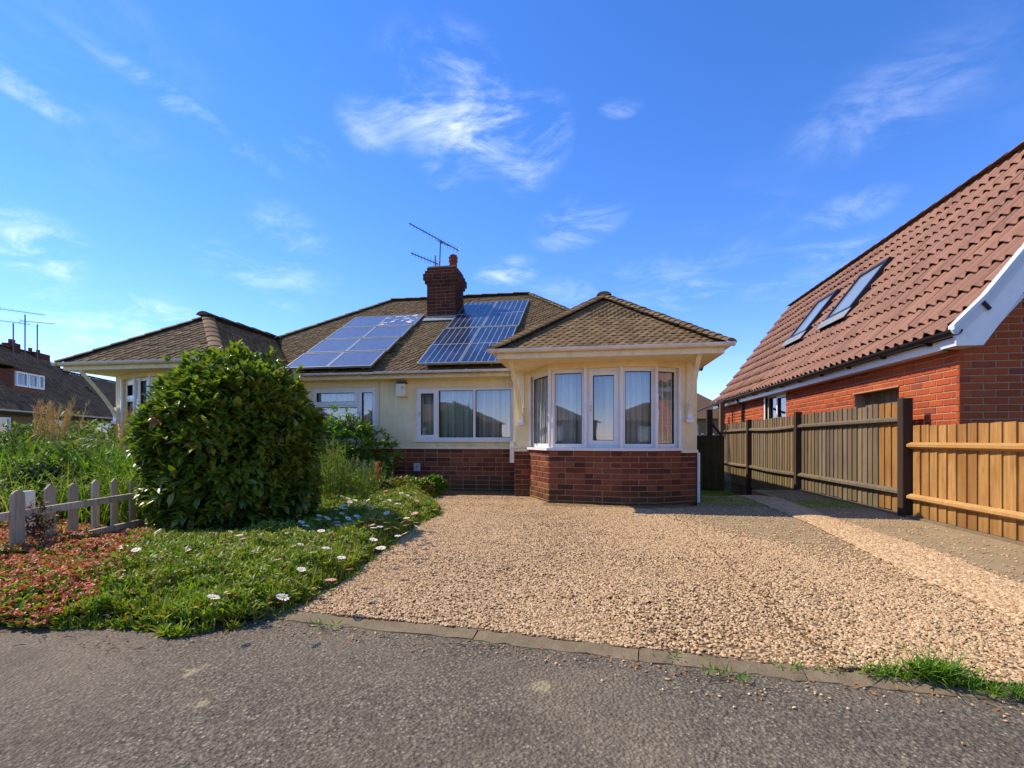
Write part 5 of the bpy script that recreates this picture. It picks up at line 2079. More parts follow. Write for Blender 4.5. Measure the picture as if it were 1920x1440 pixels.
def blade_unit(bend=.35, wd=1.0, segs=3):
    v = []; f = []
    for i in range(segs + 1):
        t = i / segs
        w = wd * (1 - t ** 2 * .95) / 2
        y = bend * t * t; z = t * (1 - .25 * bend * t)
        v += [(-w, y, z), (w, y, z)]
    for i in range(segs):
        a = i * 2
        f.append((a, a + 1, a + 3, a + 2))
    return (v, f)


def orient(dirs, spin):
    """(n,3) unit y-directions -> rotation columns (x, y, z), leaf normal spun about y"""
    d = dirs / np.linalg.norm(dirs, axis=1, keepdims=True)
    up = np.tile([0, 0, 1.0], (len(d), 1)); bad = np.abs(d[:, 2]) > .97
    up[bad] = [1, 0, 0]
    x = np.cross(d, up); x /= np.linalg.norm(x, axis=1, keepdims=True)
    z = np.cross(x, d)
    c, s = np.cos(spin)[:, None], np.sin(spin)[:, None]
    return x * c + z * s, d, -x * s + z * c


def mats_from(pos, x, y, z, sx, sy, sz):
    n = len(pos); m_ = np.zeros((n, 4, 4))
    m_[:, :3, 0] = x * np.reshape(sx, (-1, 1)); m_[:, :3, 1] = y * np.reshape(sy, (-1, 1)); m_[:, :3, 2] = z * np.reshape(sz, (-1, 1))
    m_[:, :3, 3] = pos; m_[:, 3, 3] = 1
    return m_


def blades(pos, length, width, lean=.35, unit=None):
    n = len(pos)
    az = rng.uniform(0, 2 * np.pi, n); le = rng.uniform(0, lean, n)
    zz = np.stack([np.sin(le) * np.cos(az), np.sin(le) * np.sin(az), np.cos(le)], 1)
    t = rng.uniform(0, 2 * np.pi, n)
    a = np.stack([-np.sin(az), np.cos(az), np.zeros(n)], 1)
    x = a; y = np.cross(zz, x)
    # spin
    c, s = np.cos(t)[:, None], np.sin(t)[:, None]
    x, y = x * c + y * s, -x * s + y * c
    L = length * rng.uniform(.6, 1.25, n)
    return mats_from(pos, x, y, zz, width * rng.uniform(.7, 1.3, n), L, L)


LEAF = leaf_unit(.42, .25, .15)
LEAFN = leaf_unit(.26, .2, .35)
LEAFR = leaf_unit(.62, .2, .1)


def clusters(points, normals, per, size, spread=.9, sizevar=.35, up=.25):
    """whorls of leaves standing on twig tips"""
    n = len(points)
    P = np.repeat(points, per, 0); N = np.repeat(normals, per, 0)
    N = N / np.linalg.norm(N, axis=1, keepdims=True)
    az = rng.uniform(0, 2 * np.pi, len(P))
    t1 = np.cross(N, [0.3, .2, 1.0]); t1 /= np.linalg.norm(t1, axis=1, keepdims=True); t2 = np.cross(N, t1)
    sp = spread * rng.uniform(.45, 1.35, len(P))[:, None]
    d = N * np.cos(sp) + (t1 * np.cos(az)[:, None] + t2 * np.sin(az)[:, None]) * np.sin(sp) + np.array([0, 0, up])
    x, y, z = orient(d, rng.normal(0, .35, len(P)))
    s = size * rng.uniform(1 - sizevar, 1 + sizevar, len(P))
    return mats_from(P + rng.normal(0, size * .12, P.shape), x, y, z, s, s, s)


# ---------------- the big round laurel
BC = np.array([-3.96, 4.93, 0.0])
bush = thing('round_shrub', tuple(BC), 'big clipped dome of glossy dark green evergreen leaves beside the picket fence', 'shrub')


PROF = np.array([(.66, .02), (.75, .25), (.80, .55), (.82, .90), (.80, 1.15), (.73, 1.38), (.60, 1.60), (.41, 1.76), (.2, 1.84), (0, 1.87)])


def dome_points(n, shell):
    """points on a clipped dome, spread evenly over its surface"""
    seg = np.diff(PROF, axis=0); ln = np.hypot(seg[:, 0], seg[:, 1])
    area = ln * (PROF[:-1, 0] + PROF[1:, 0]) / 2
    k = rng.choice(len(seg), n, p=area / area.sum()); t = rng.uniform(0, 1, n)
    r = PROF[k, 0] + seg[k, 0] * t; z = PROF[k, 1] + seg[k, 1] * t
    nr, nz = seg[k, 1] / ln[k], -seg[k, 0] / ln[k]
    th = rng.uniform(0, 2 * np.pi, n)
    lump = np.array([1 + .09 * mnoise.noise(Vector((math.cos(a) * 2.1, math.sin(a) * 2.1, zz * 2.2))) + .035 * mnoise.noise(Vector((math.cos(a) * 7, math.sin(a) * 7, zz * 7))) for a, zz in zip(th, z)]) * shell
    P = np.stack([BC[0] + r * lump * np.cos(th), BC[1] + r * lump * np.sin(th) * .95, z * (1 + (lump - 1) * np.clip(nz, 0, 1))], 1)
    N = np.stack([nr * np.cos(th), nr * np.sin(th), nz + .25], 1)
    return P, N


P1_, N1_ = dome_points(1650, rng.uniform(.93, 1.05, 1650))
P2_, N2_ = dome_points(1100, rng.uniform(.62, .93, 1100))
outer = clusters(P1_, N1_, 6, .105, 1.0, .45, .12)
inner = clusters(P2_, N2_, 6, .115, 1.2, .35, .1)
outer = outer[outer[:, 2, 3] > .03]
yf = (P1_[:, 2] > 1.25) & (rng.uniform(0, 1, len(P1_)) < .62) | (rng.uniform(0, 1, len(P1_)) < .09) | ((P1_[:, 0] < BC[0] - .6) & (rng.uniform(0, 1, len(P1_)) < .4))
young = clusters(P1_[yf] + N1_[yf] * .035, N1_[yf], 5, .092, .75, .3, .35)
P3_, N3_ = dome_points(75, rng.uniform(1.05, 1.13, 75))
joined('stray_shoots', LEAF, clusters(P3_, N3_, 6, .085, .8, .4, .4), 'leaf_young', bush)
foliage = MB().tube([(BC[0], BC[1], 0), (BC[0], BC[1], 1.0)], .05, 6).build('trunk', 'bark', bush)
pieces('leaf', 'foliage', LEAF, list(outer), 'leaf_laurel', bush, 292)
joined('inner_foliage', LEAF, inner, 'leaf_laurel', bush)
joined('young_foliage', LEAF, young, 'leaf_young', bush)
m = MB()
rb_ = random.Random(2)
for k in range(60):
    a = rb_.uniform(0, 6.28); z_ = rb_.uniform(.3, 1.8); r_ = .88 * (1 - max(0, z_ - 1) * .5)
    m.tube([(BC[0] + rb_.uniform(-.1, .1), BC[1] + rb_.uniform(-.1, .1), z_ * .3), (BC[0] + math.cos(a) * r_ * .5, BC[1] + math.sin(a) * r_ * .5, z_ * .7), (BC[0] + math.cos(a) * r_, BC[1] + math.sin(a) * r_, z_)], [.022, .014, .006], 5)
m.build('branches', 'bark', bush)
dl = leaf_unit(.5, .4, .3)
dm_ = clusters(np.array([[-4.08, 4.08, 1.22], [-3.72, 4.12, .95]]), np.array([[0, -1, -.4], [0, -1, -.2]]), 2, .13, .5)
joined('dead_leaves', dl, dm_, 'dead_leaf', bush)


def shrub(name, loc, radii, n, per, size, unit, mat, label, cat, seed=0, extra=None, group=None, up=.3):
    t = thing(name, loc, label, cat, group)
    c_ = np.array(loc)
    th = rng.uniform(0, 2 * np.pi, n); cz = rng.uniform(-.35, 1, n)
    s_ = np.sqrt(np.clip(1 - cz * cz, 0, 1)); sh = rng.uniform(.45, 1.02, n) ** .6
    lump = np.array([1 + .28 * mnoise.noise(Vector((math.cos(a) * 1.6 + loc[0], math.sin(a) * 1.6, z * 2))) for a, z in zip(th, cz)])
    R3 = np.array(radii)
    d = np.stack([s_ * np.cos(th), s_ * np.sin(th), cz], 1)
    P = c_ + np.array([0, 0, radii[2] * .38]) + d * R3 * (sh * lump)[:, None] * np.array([1, 1, .68])
    P[:, 2] = np.maximum(P[:, 2], c_[2] + .02)
    joined('foliage', unit, clusters(P, d + [0, 0, .4], per, size, 1.0, .4, up), mat, t)
    if extra:
        q, m2, fr = extra
        sel = rng.uniform(0, 1, n) < fr
        joined('shoots', unit, clusters(P[sel] + d[sel] * .03, d[sel] + [0, 0, .4], q, size * .8, .8, .4, up), m2, t)
    st = MB(); r = random.Random(seed)
    for k in range(9):
        a = r.uniform(0, 6.28)
        st.tube([(c_[0], c_[1], c_[2]), (c_[0] + math.cos(a) * radii[0] * .35, c_[1] + math.sin(a) * radii[1] * .35, c_[2] + radii[2] * .5), (c_[0] + math.cos(a) * radii[0] * .7, c_[1] + math.sin(a) * radii[1] * .7, c_[2] + radii[2] * r.uniform(.6, .95))], [.014, .01, .004], 5)
    st.build('stems', 'bark', t)
    return t


# leafy shrub in front of the left-hand window
shrub('leafy_shrub', (-4.62, 8.75, 0), (.92, .45, 1.42), 620, 6, .115, LEAFN, 'leaf_bright', 'bright green leafy shrub growing up in front of the left main window', 'shrub', 1, (5, 'leaf_young', .12))
shrub('leafy_shrub', (-5.7, 8.0, 0), (.6, .5, 1.15), 260, 6, .11, LEAFN, 'leaf_bright', 'green shrub showing in the gap right behind the round bush', 'shrub', 2)
# masses behind the picket fence
bd = [((-6.6, 5.3, 0), (.85, .7, .86), 'leaf_mid', LEAFN, .12, 'leafy green shrub just behind the left end of the picket fence'),
      ((-7.9, 6.0, 0), (1.0, .8, .92), 'leaf_mid', LEAF, .10, 'dense mid green shrub at the left edge behind the picket fence'),
      ((-5.9, 6.1, 0), (.75, .7, .82), 'leaf_bright', LEAFN, .14, 'bright strappy leaved clump behind the middle pickets'),
      ((-5.35, 5.9, 0), (.5, .5, .85), 'leaf_mid', LEAF, .07, 'small leaved shrub squeezed between the picket fence and the round bush'),
      ((-7.4, 7.4, 0), (1.2, .8, .95), 'leaf_bright', LEAFN, .13, 'wide pale green shrub further back in the left hand garden'),
      ((-6.3, 4.75, 0), (.5, .35, .62), 'leaf_dark', LEAF, .08, 'low dark shrub pressed against the first pickets'),
      ((-8.7, 6.4, 0), (.8, .6, 1.2), 'leaf_mid', LEAFN, .10, 'tall leafy shrub hiding the base of the far house at the left edge'),
      ((-9.3, 7.8, 0), (1.2, 1.0, 1.25), 'leaf_mid', LEAFN, .13, 'shrub at the far left corner of the front garden'),
      ((-6.4, 7.0, 0), (.8, .6, .88), 'leaf_feather', LEAFN, .11, 'yellow green shrub under the left bow window')]
for i, (l, r_, mt, un, sz, lb) in enumerate(bd):
    shrub('garden_shrub', l, r_, 520, 6, sz, un, mt, lb, 'shrub', 10 + i, (5, 'leaf_feather', .15))

# strappy leaves + straw plumes
def grass_clump(name, loc, n, length, width, mat, label, lean=.5, plumes=0, ph=1.0, plume_len=.3):
    t = thing(name, loc, label, 'grass clump')
    pos = np.array(loc) + rng.normal(0, 1, (n, 3)) * [.12, .12, 0]
    joined('blades', blade_unit(.55, 1, 4), blades(pos, length, width, lean), mat, t)
    if plumes:
        st = MB(); r = random.Random(int(loc[0] * 10))
        hp = []
        for k in range(plumes):
            a = r.uniform(-.5, .5); lx = r.uniform(.02, .32)
            p0 = Vector(loc) + Vector((r.uniform(-.1, .1), r.uniform(-.1, .1), .1)); p1 = p0 + Vector((lx * .4, a * .2, ph * .55)); p2 = p0 + Vector((lx, a * .3, ph * r.uniform(.85, 1.05)))
            st.tube([p0, p1, p2], [.006, .005, .003], 4)
            for q in range(60):
                tt = r.uniform(0, 1); c_ = p1.lerp(p2, .25 + .75 * tt) if tt > 0 else p2
                hp.append(tuple(c_ + Vector((r.gauss(0, .012), r.gauss(0, .012), 0))))
        st.build('stalks', 'straw', t)
        joined('plumes', blade_unit(.3, 1, 2), blades(np.array(hp), plume_len * .32, .006, .7), 'straw', t)
    return t


for (x, y, z_, n, L, lb) in ((-8.45, 6.35, 0, 14, 1.42, 'clump of tall straw coloured grass plumes leftmost above the garden shrubs'), (-7.95, 6.15, 0, 12, 1.45, 'clump of straw coloured grass plumes second from the left above the shrubs'),
                             (-7.3, 6.6, 0, 9, 1.38, 'arching straw coloured grass plumes nearest the left bow window')):
    grass_clump('plume_grass', (x, y, z_), 220, .95, .016, 'leaf_mid', lb, .45, n, L)
for (x, y, lb) in ((-6.0, 5.2, 'clump of long strappy green leaves behind the third picket'), (-6.9, 4.9, 'clump of long strappy leaves behind the leftmost picket'), (-5.4, 5.35, 'clump of arching strappy leaves behind the pickets next to the round bush')):
    grass_clump('strap_plant', (x, y, 0), 170, .92, .028, 'leaf_bright', lb, .75)

# feathery plants between bush and small picket fence
FP = [((-3.72, 6.55, 0), .80, 'tall feathery yellow green plant right beside the round bush'), ((-3.80, 7.0, 0), .80, 'feathery yellow green plant in the middle of the group behind the daisies'),
      ((-3.42, 6.6, 0), .52, 'lower feathery plant in front of the group behind the daisies'), ((-3.62, 7.45, 0), .62, 'feathery plant with orange tips in front of the small picket fence'),
      ((-4.15, 7.2, 0), .95, 'feathery plant rising behind the round bush')]
for loc, h_, lb in FP:
    t = thing('feathery_plant', loc, lb, 'plant', 'feathery plants behind the daisies')
    n = 46; st = MB(); hp = []; tips = []
    r = random.Random(int(loc[0] * 100))
    for k in range(n):
        a = r.uniform(0, 6.28); rr_ = r.uniform(.03, .22)
        p0 = Vector(loc) + Vector((math.cos(a) * rr_ * .7, math.sin(a) * rr_ * .7, 0)); hh = h_ * r.uniform(.65, 1.08)
        p1 = p0 + Vector((math.cos(a) * rr_ * .9 + r.uniform(-.03, .03), math.sin(a) * rr_ * .7, hh))
        st.tube([p0, p0.lerp(p1, .5) + Vector((0, 0, .02)), p1], [.005, .004, .002], 4, caps=False)
        for q in range(34):
            tt = r.uniform(.12, 1)
            hp.append(tuple(p0.lerp(p1, tt)))
        if r.random() < .35: tips += [tuple(p0.lerp(p1, r.uniform(.85, 1.02))) for _ in range(12)]
    st.build('stems', 'stem_green', t)
    joined('foliage', blade_unit(.5, 1, 2), blades(np.array(hp), .062, .0075, 1.15), 'leaf_feather', t)
    joined('orange_tips', blade_unit(.5, 1, 2), blades(np.array(tips), .04, .008, 1.2), 'leaf_succulent', t)

# succulent clump at the corner of the bed by the wall
SUC = [(-3.35, 8.3, .30, 'leaf_succulent', 'orange and green succulent mound in front of the small picket fence'), (-3.0, 8.15, .28, 'leaf_succulent', 'orange and green succulent mound nearest the gravel by the brick plinth'),
       (-2.85, 8.55, .24, 'leaf_bright', 'bright green leafy tuft in front of the meter box'), (-3.7, 8.1, .30, 'leaf_succulent', 'orange tinted succulent mound furthest left by the small pickets')]
for x, y, r_, mt, lb in SUC:
    t = thing('succulent_clump', (x, y, 0), lb, 'plant', 'succulents by the brick plinth')
    n = 170
    a = rng.uniform(0, 6.28, n); rr_ = np.sqrt(rng.uniform(0, 1, n)) * r_
    P = np.stack([x + rr_ * np.cos(a), y + rr_ * np.sin(a) * .8, .05 + .26 * np.sqrt(np.clip(1 - (rr_ / r_) ** 2, 0, 1)) * rng.uniform(.6, 1.1, n)], 1)
    joined('leaves', LEAFR, clusters(P, np.stack([np.cos(a) * .5, np.sin(a) * .5, np.ones(n)], 1), 7, .065, .9, .3, .1), mt, t)

# soil of the bed
m = MB().prism([(x, y, -.06) for x, y in BED], (0, 0, .048))
structure(m, 'flower_bed', 'earth')


def bed_h(x, y):
    """height of the low carpet of plants"""
    return .175 + .10 * mnoise.noise(Vector((x * 2.6, y * 2.6, 3))) + .05 * mnoise.noise(Vector((x * 5, y * 5, 7)))


def edge_dist(x, y, P):
    d = 9
    for (a, b), (c_, d_) in zip(P, P[1:]):
        vx, vy = c_ - a, d_ - b
        t = max(0, min(1, ((x - a) * vx + (y - b) * vy) / (vx * vx + vy * vy)))
        d = min(d, math.hypot(x - a - t * vx, y - b - t * vy))
    return d


PICK = (-4.60, 3.24), (-4.83, 4.6)   # filled in below
def red_zone(x, y):
    """1 in the red patch, 0 in the green carpet"""
    n_ = .30 * mnoise.noise(Vector((x * 2.5, y * 2.5, 11))) - .35 * max(0, 2.6 - y)
    q = -x - 2.64 - .84 * (y - 2.17) + n_
    return q


def carpet():
    g = []; redp = []; brown = []
    N = 190000
    X = rng.uniform(-6.2, -1.7, N); Y = rng.uniform(2.15, 8.7, N)
    for x, y in zip(X, Y):
        ed = edge_dist(x, y, BED[1:15])
        if not in_poly(x, y, BED):
            if ed > .05 + .09 * mnoise.noise(Vector((x * 4, y * 4, 5))) or rng.uniform() < .25: continue
            ed = -1
        # behind the picket line nothing but soil and litter
        if x < -4.9 and y > 4.4: continue
        if x < -4.45 and y > 3.6 and (y - 3.6) > (-4.3 - x) * -1 + 1.2: pass
        rb2 = (x + 3.96) ** 2 + (y - 4.93) ** 2
        if rb2 < .46: continue
        if y > 6.2 and x < -2.95 - .0 * y and rng.uniform() < .7: continue
        q = red_zone(x, y)
        dens = 1 if y < 4.2 else .8
        if rng.uniform() > dens: continue
        h = bed_h(x, y) * min(1, .30 + ed * 3) * (.45 + .55 * sstep(.7, 1.6, math.sqrt(rb2))) if ed >= 0 else 0.0
        if q > 0: h *= .62
        if q > .08: redp.append((x, y, h, ed))
        elif q > -.08: (redp if rng.uniform() < .45 else g).append((x, y, h, ed))
        else: g.append((x, y, h, ed))
    g = np.array(g); redp = np.array(redp)
    # green : tufts of short fleshy blades
    t = bpy.data.objects
    ctr = g[rng.uniform(0, 1, len(g)) < .30][:, :3].copy()
    ctr[:, 2] = np.where(ctr[:, 2] <= 0, -.02, rng.uniform(.0, .6, len(ctr)) * ctr[:, 2])
    low_ = blades(ctr, .065, .0085, 1.0)
    sel = rng.choice(len(g), 5600, replace=False)
    wsel = rng.choice(len(g), 5200, replace=False)
    wp = g[wsel][:, :3].copy(); wp[:, 2] = np.where(wp[:, 2] <= 0, -.01, wp[:, 2] * rng.uniform(.55, 1.12, 5200))
    wo = joined('fleshy_leaves', LEAFN, clusters(wp, np.tile([0, 0, 1.0], (5200, 1)) + rng.normal(0, .35, (5200, 3)), 8, .047, 1.05, .4, .1), 'leaf_bed', None)
    wo['label'] = 'whorls of short fleshy green leaves mounding up in the low carpet'; wo['category'] = 'ground cover'
    tc_ = g[sel][:, :3].copy(); tc_[:, 2] = np.where(tc_[:, 2] <= 0, -.02, tc_[:, 2] * rng.uniform(.25, .95, 5600))
    size_ = np.repeat(rng.uniform(.55, 1.3, 5600), 15)
    tp = np.repeat(tc_, 15, 0) + rng.normal(0, .006, (5600 * 15, 3)) * [1, 1, .3]
    hi_ = blades(tp, .070, .0125, 1.3)
    hi_[:, :3, 1:3] *= size_[:, None, None]
    o = joined('daisy_foliage', blade_unit(.35, 1, 2), np.concatenate([low_, hi_]), 'leaf_bed', None)
    o['label'] = 'dense low carpet of narrow bright green leaves along the bed beside the gravel'; o['category'] = 'ground cover'
    # taller tufts at random
    sel = rng.choice(len(g), 150)
    pts = np.repeat(g[sel][:, :3] * [1, 1, .3], 16, 0) + rng.normal(0, .02, (150 * 16, 3)) * [1, 1, 0]
    o = joined('tall_tufts', blade_unit(.4, 1, 3), blades(pts, .16, .009, .7), 'leaf_bed', None)
    o['label'] = 'longer tufts of green leaves standing up out of the low green carpet'; o['category'] = 'ground cover'
    sel = rng.choice(len(g), 2600)
    pts = g[sel][:, :3] + [0, 0, .025]
    o = joined('faded_flowers', LEAFR, clusters(pts, np.tile([0, 0, 1.0], (2600, 1)), 3, .022, 1.0, .4), 'leaf_succulent', None)
    o['label'] = 'faded orange seed heads scattered through the green carpet'; o['category'] = 'ground cover'
    # red : small rosettes
    k = int(len(redp) * .30)
    sel = rng.choice(len(redp), k, replace=False)
    R_ = redp[sel]
    pts = R_[:, :3].copy(); pts[:, 2] = R_[:, 2] * rng.uniform(.5, 1.25, k) + .02
    o = joined('red_stonecrop', LEAFR, clusters(pts, np.tile([0, 0, 1.0], (k, 1)) + rng.normal(0, .3, (k, 3)), 6, .021, 1.15, .35, 0), 'leaf_red', None)
    o['label'] = 'carpet of coral red stonecrop leaves in front of the picket fence'; o['category'] = 'ground cover'
    sel = rng.choice(len(redp), k, replace=False); R_ = redp[sel]
    pts = R_[:, :3].copy(); pts[:, 2] *= rng.uniform(.4, 1.15, k)
    o = joined('stonecrop_undergrowth', LEAFR, clusters(pts, np.tile([0, 0, 1.0], (k, 1)), 4, .036, 1.0, .35, .1), 'leaf_bed', None)
    o['label'] = 'green lower leaves showing between the coral red stonecrop'; o['category'] = 'ground cover'


carpet()

# ---------------- daisies
def daisy_meshes():
    out = []
    for k in range(3):
        r = random.Random(50 + k); m = MB(); n = 15 + k
        for i in range(n):
            a = 6.283 * i / n + r.uniform(-.08, .08); w = 6.283 / n * .46
            L = 1 + r.uniform(-.12, .06); cz = .10 + r.uniform(-.06, .08)
            pts = [(.22 * math.cos(a), .22 * math.sin(a), 0), (.8 * L * math.cos(a - w), .8 * L * math.sin(a - w), cz * .8), (L * math.cos(a), L * math.sin(a), cz * .7), (.8 * L * math.cos(a + w), .8 * L * math.sin(a + w), cz * .8)]
            m.poly(pts)
        out.append(m)
    return out
DMs = [d.mesh('petals', 'petal_white') for d in daisy_meshes()]
DMp = [d.mesh('petals', 'petal_pink') for d in daisy_meshes()[:1]]
cm = MB().tube([(0, 0, -.02), (0, 0, .05), (0, 0, .09)], [.26, .26, .12], 8).mesh('centre', 'daisy_centre')
sm = MB().tube([(0, 0, -3.6), (.15, .0, -1.6), (0, 0, -.02)], [.05, .05, .04], 4, caps=False).mesh('stem', 'stem_green')
DA = [(560, 967), (598, 967), (565, 979), (573, 986), (597, 975), (505, 990), (449, 1004), (455, 1011), (499, 1010), (602, 996), (563, 1021), (611, 1028), (565, 1068), (632, 972), (632, 979), (635, 985),
      (641, 963), (653, 972), (676, 979), (699, 968), (712, 975), (762, 972), (762, 985), (746, 1005), (740, 958), (740, 951), (732, 948), (693, 955), (696, 950), (660, 953), (673, 947), (685, 945),
      (656, 941), (653, 935), (747, 945), (747, 938), (740, 923), (728, 916), (746, 915), (721, 941), (714, 936), (709, 932), (705, 926), (723, 921), (764, 929), (700, 941), (678, 929),
      (444, 1095), (714, 1028), (230, 1026), (255, 1031), (194, 1074), (330, 1073), (296, 996), (308, 1001), (540, 1000), (590, 1012), (668, 1000), (700, 990), (725, 962), (735, 930), (752, 925), (690, 938), (642, 950)]
rd = random.Random(9)
ONES = 'first second third fourth fifth sixth seventh eighth ninth tenth eleventh twelfth thirteenth fourteenth fifteenth sixteenth seventeenth eighteenth nineteenth'.split()


def ordinal(n):
    if n < 20: return ONES[n - 1]
    if n >= 100: return 'last'
    t, u = divmod(n, 10)
    return ['twentieth', 'thirtieth', 'fortieth', 'fiftieth', 'sixtieth', 'seventieth', 'eightieth', 'ninetieth'][t - 2] if u == 0 else ['twenty', 'thirty', 'forty', 'fifty', 'sixty', 'seventy', 'eighty', 'ninety'][t - 2] + '-' + ONES[u - 1]


def daisy_zone(px, py):
    if py > 1060: return 'at the front of the bed', 'daisies near the pavement'
    if px < 320: return 'over the red stonecrop', 'daisies over the stonecrop'
    if py > 985: return 'at the foot of the round bush', 'daisies at the foot of the bush'
    return 'at the back of the bed', 'daisies at the back of the bed'


rx_ = random.Random(77)
DA += [(425, 1040), (520, 1050), (640, 1046), (700, 1012), (480, 1035), (350, 1030), (620, 1088), (530, 1120), (400, 1120), (760, 1000), (585, 1036), (655, 1068)]
while len(DA) < 112:
    q_ = (rx_.randint(600, 785), rx_.randint(912, 992))
    if min(abs(q_[0] - a) + 2 * abs(q_[1] - b) for a, b in DA) > 11 and q_[1] > 915 + (q_[0] < 690) * 15 and q_[0] > 600 + (992 - q_[1]) * .6: DA.append(q_)
SEQ = {}
for px, py in sorted(DA):
    z_ = daisy_zone(px, py)[1]
    SEQ[px, py] = SEQ.get(z_, 0) + 1; SEQ[z_] = SEQ[px, py]
for i, (px, py) in enumerate(DA):
    zt = .22 if py < 1040 else .20
    p = at_z(px, py, zt)
    pink = i in (7, 8, 14, 20, 43, 45) or (i > 64 and i % 5 == 0)
    big = .036 if py > 985 else .038
    s = big * rd.uniform(.8, 1.1)
    zt_, gr = daisy_zone(px, py)
    lb = '%s daisy %s from the left %s' % ('pale pink' if pink else 'white', ordinal(SEQ[px, py]), zt_)
    t = thing('daisy', tuple(p), lb, 'flower', gr)
    rot = Matrix.Translation(p) @ Euler((rd.uniform(-.35, .35) + .15, rd.uniform(-.3, .3), rd.uniform(0, 6))).to_matrix().to_4x4() @ Matrix.Scale(s, 4)
    for me_ in ((DMp[0] if pink else DMs[i % 3]), cm, sm):
        o = bpy.data.objects.new({'petals': 'petals', 'centre': 'flower_centre', 'stem': 'stem'}[me_.name.split('.')[0]], me_)
        COL.objects.link(o); attach(o, t)
        o.matrix_basis = rot if me_ is not sm else Matrix.Translation(p) @ Matrix.Scale(s, 4)

# pink lupin by the small pickets
lu = thing('pink_flower_spike', (-3.62, 7.9, 0), 'deep pink flower spike in front of the small picket fence', 'flower')
P = np.array([[-3.62 + rng.normal(0, .02), 7.9 + rng.normal(0, .02), z_] for z_ in rng.uniform(.32, .62, 90)])
joined('blossom', LEAFR, clusters(P, np.stack([rng.normal(0, 1, 90), rng.normal(0, 1, 90), np.full(90, .5)], 1), 3, .035, .8), 'leaf_pinkflower', lu)
MB().tube([(-3.62, 7.9, 0), (-3.62, 7.9, .6)], .008, 5).build('stem', 'stem_green', lu)

# ---------------- picket fences
pk = thing('picket_fence', (-4.8, 4.0, 0), 'weathered white picket fence standing in the bed left of the round bush', 'fence')
rp = random.Random(21)
pick_px = [(30, 918, .125), (92, 908, .115), (135, 905, .105), (177, 900, .095), (213, 897, .092), (247, 895, .088), (283, 893, .085), (316, 891, .085)]
pts = []
for i, (px, py, w) in enumerate(pick_px):
    dd = 922 * .40 / (py - 825)
    d = ray(px, py); pts.append((d.x * dd, d.y * dd, w))
# picket fence direction
pa, pb = Vector((pts[0][0], pts[0][1], 0)), Vector((pts[-1][0], pts[-1][1], 0))
dpk = (pb - pa).normalized(); npk = Vector((dpk.y, -dpk.x, 0))
if npk.dot(-pa) < 0: npk = -npk


def picket(parent, c_, d, nrm, w, h, mat, lean=0, zb=0.0, rounded=False):
    up = Vector((0, 0, 1)) + d * lean
    m = MB(); o = Vector(c_) + Vector((0, 0, zb))
    hw = w / 2
    if rounded:
        top = [(-hw, h - hw)] + [(-hw * math.cos(a) , h - hw * 1.0 + hw * math.sin(a) * 1.0) for a in (.5, 1.0, 1.57, 2.14, 2.64)] + [(hw, h - hw)]
    else:
        top = [(-hw, h - hw * .9), (-hw * .25, h - .004), (0, h), (hw * .25, h - .004), (hw, h - hw * .9)]
    pts_ = [(-hw, 0)] + [(-hw, h * .5)] + top + [(hw, h * .5), (hw, 0)]
    m.prism([o + d * u + up * v for u, v in pts_], nrm * .02)
    return m.build('picket', mat, parent)


for i, (x, y, w) in enumerate(pts):
    picket(pk, (x, y, 0), dpk, npk, w * .84, .60 + rp.uniform(-.008, .008), 'wood_picket', rp.uniform(-.012, .012), rounded=(i in (0, 2)))
rl_a = pa - dpk * .9
for z_ in (.41, .12):
    n_ = 6
    MB().bar(rl_a - npk * .018 + Vector((0, 0, z_ - .03)), pb + dpk * .3 - npk * .018 + Vector((0, 0, z_ + .02)), .03, .06).build('rail', 'wood_picket', pk)
extra = pa - dpk * .33
picket(pk, tuple(extra), dpk, npk, .12, .60, 'wood_picket', .01, rounded=True)
q = at_z(72, 970, .33) if False else Vector((pts[1][0], pts[1][1], 0)) - dpk * .10 - npk * .12
MB().obox(q + Vector((0, 0, 0)), dpk * .09, -npk * .06, (0, 0, .545)).build('post', 'upvc_shade', pk)

sp_ = thing('small_picket_fence', (-4.2, 9.05, 0), 'small cream picket fence beside the brick plinth behind the flowers', 'fence')
for k in range(13):
    x = -3.93 - k * .075
    picket(sp_, (x, 9.05, 0), Vector((1, 0, 0)), Vector((0, -1, 0)), .042, .63 + .0 * k, 'trim_cream')
MB().box(-3.90, -3.86, 9.04, 9.09, 0, .66).build('post', 'trim_cream', sp_)
for z_ in (.2, .48):
    MB().box(-4.95, -3.86, 9.052, 9.07, z_, z_ + .035).build('rail', 'trim_cream', sp_)

# dark reddish dead plant tangled between the first pickets
t = thing('dried_plant', (-4.75, 3.5, 0), 'dried reddish brown plant tangled between the first two pickets', 'plant')
P = np.array([pa.x + dpk.x * .17, pa.y + dpk.y * .17, .28]) + rng.normal(0, 1, (130, 3)) * [.05, .05, .10]
joined('foliage', LEAFN, clusters(P, rng.normal(0, 1, (130, 3)), 4, .045, 1.2), 'leaf_purple', t)

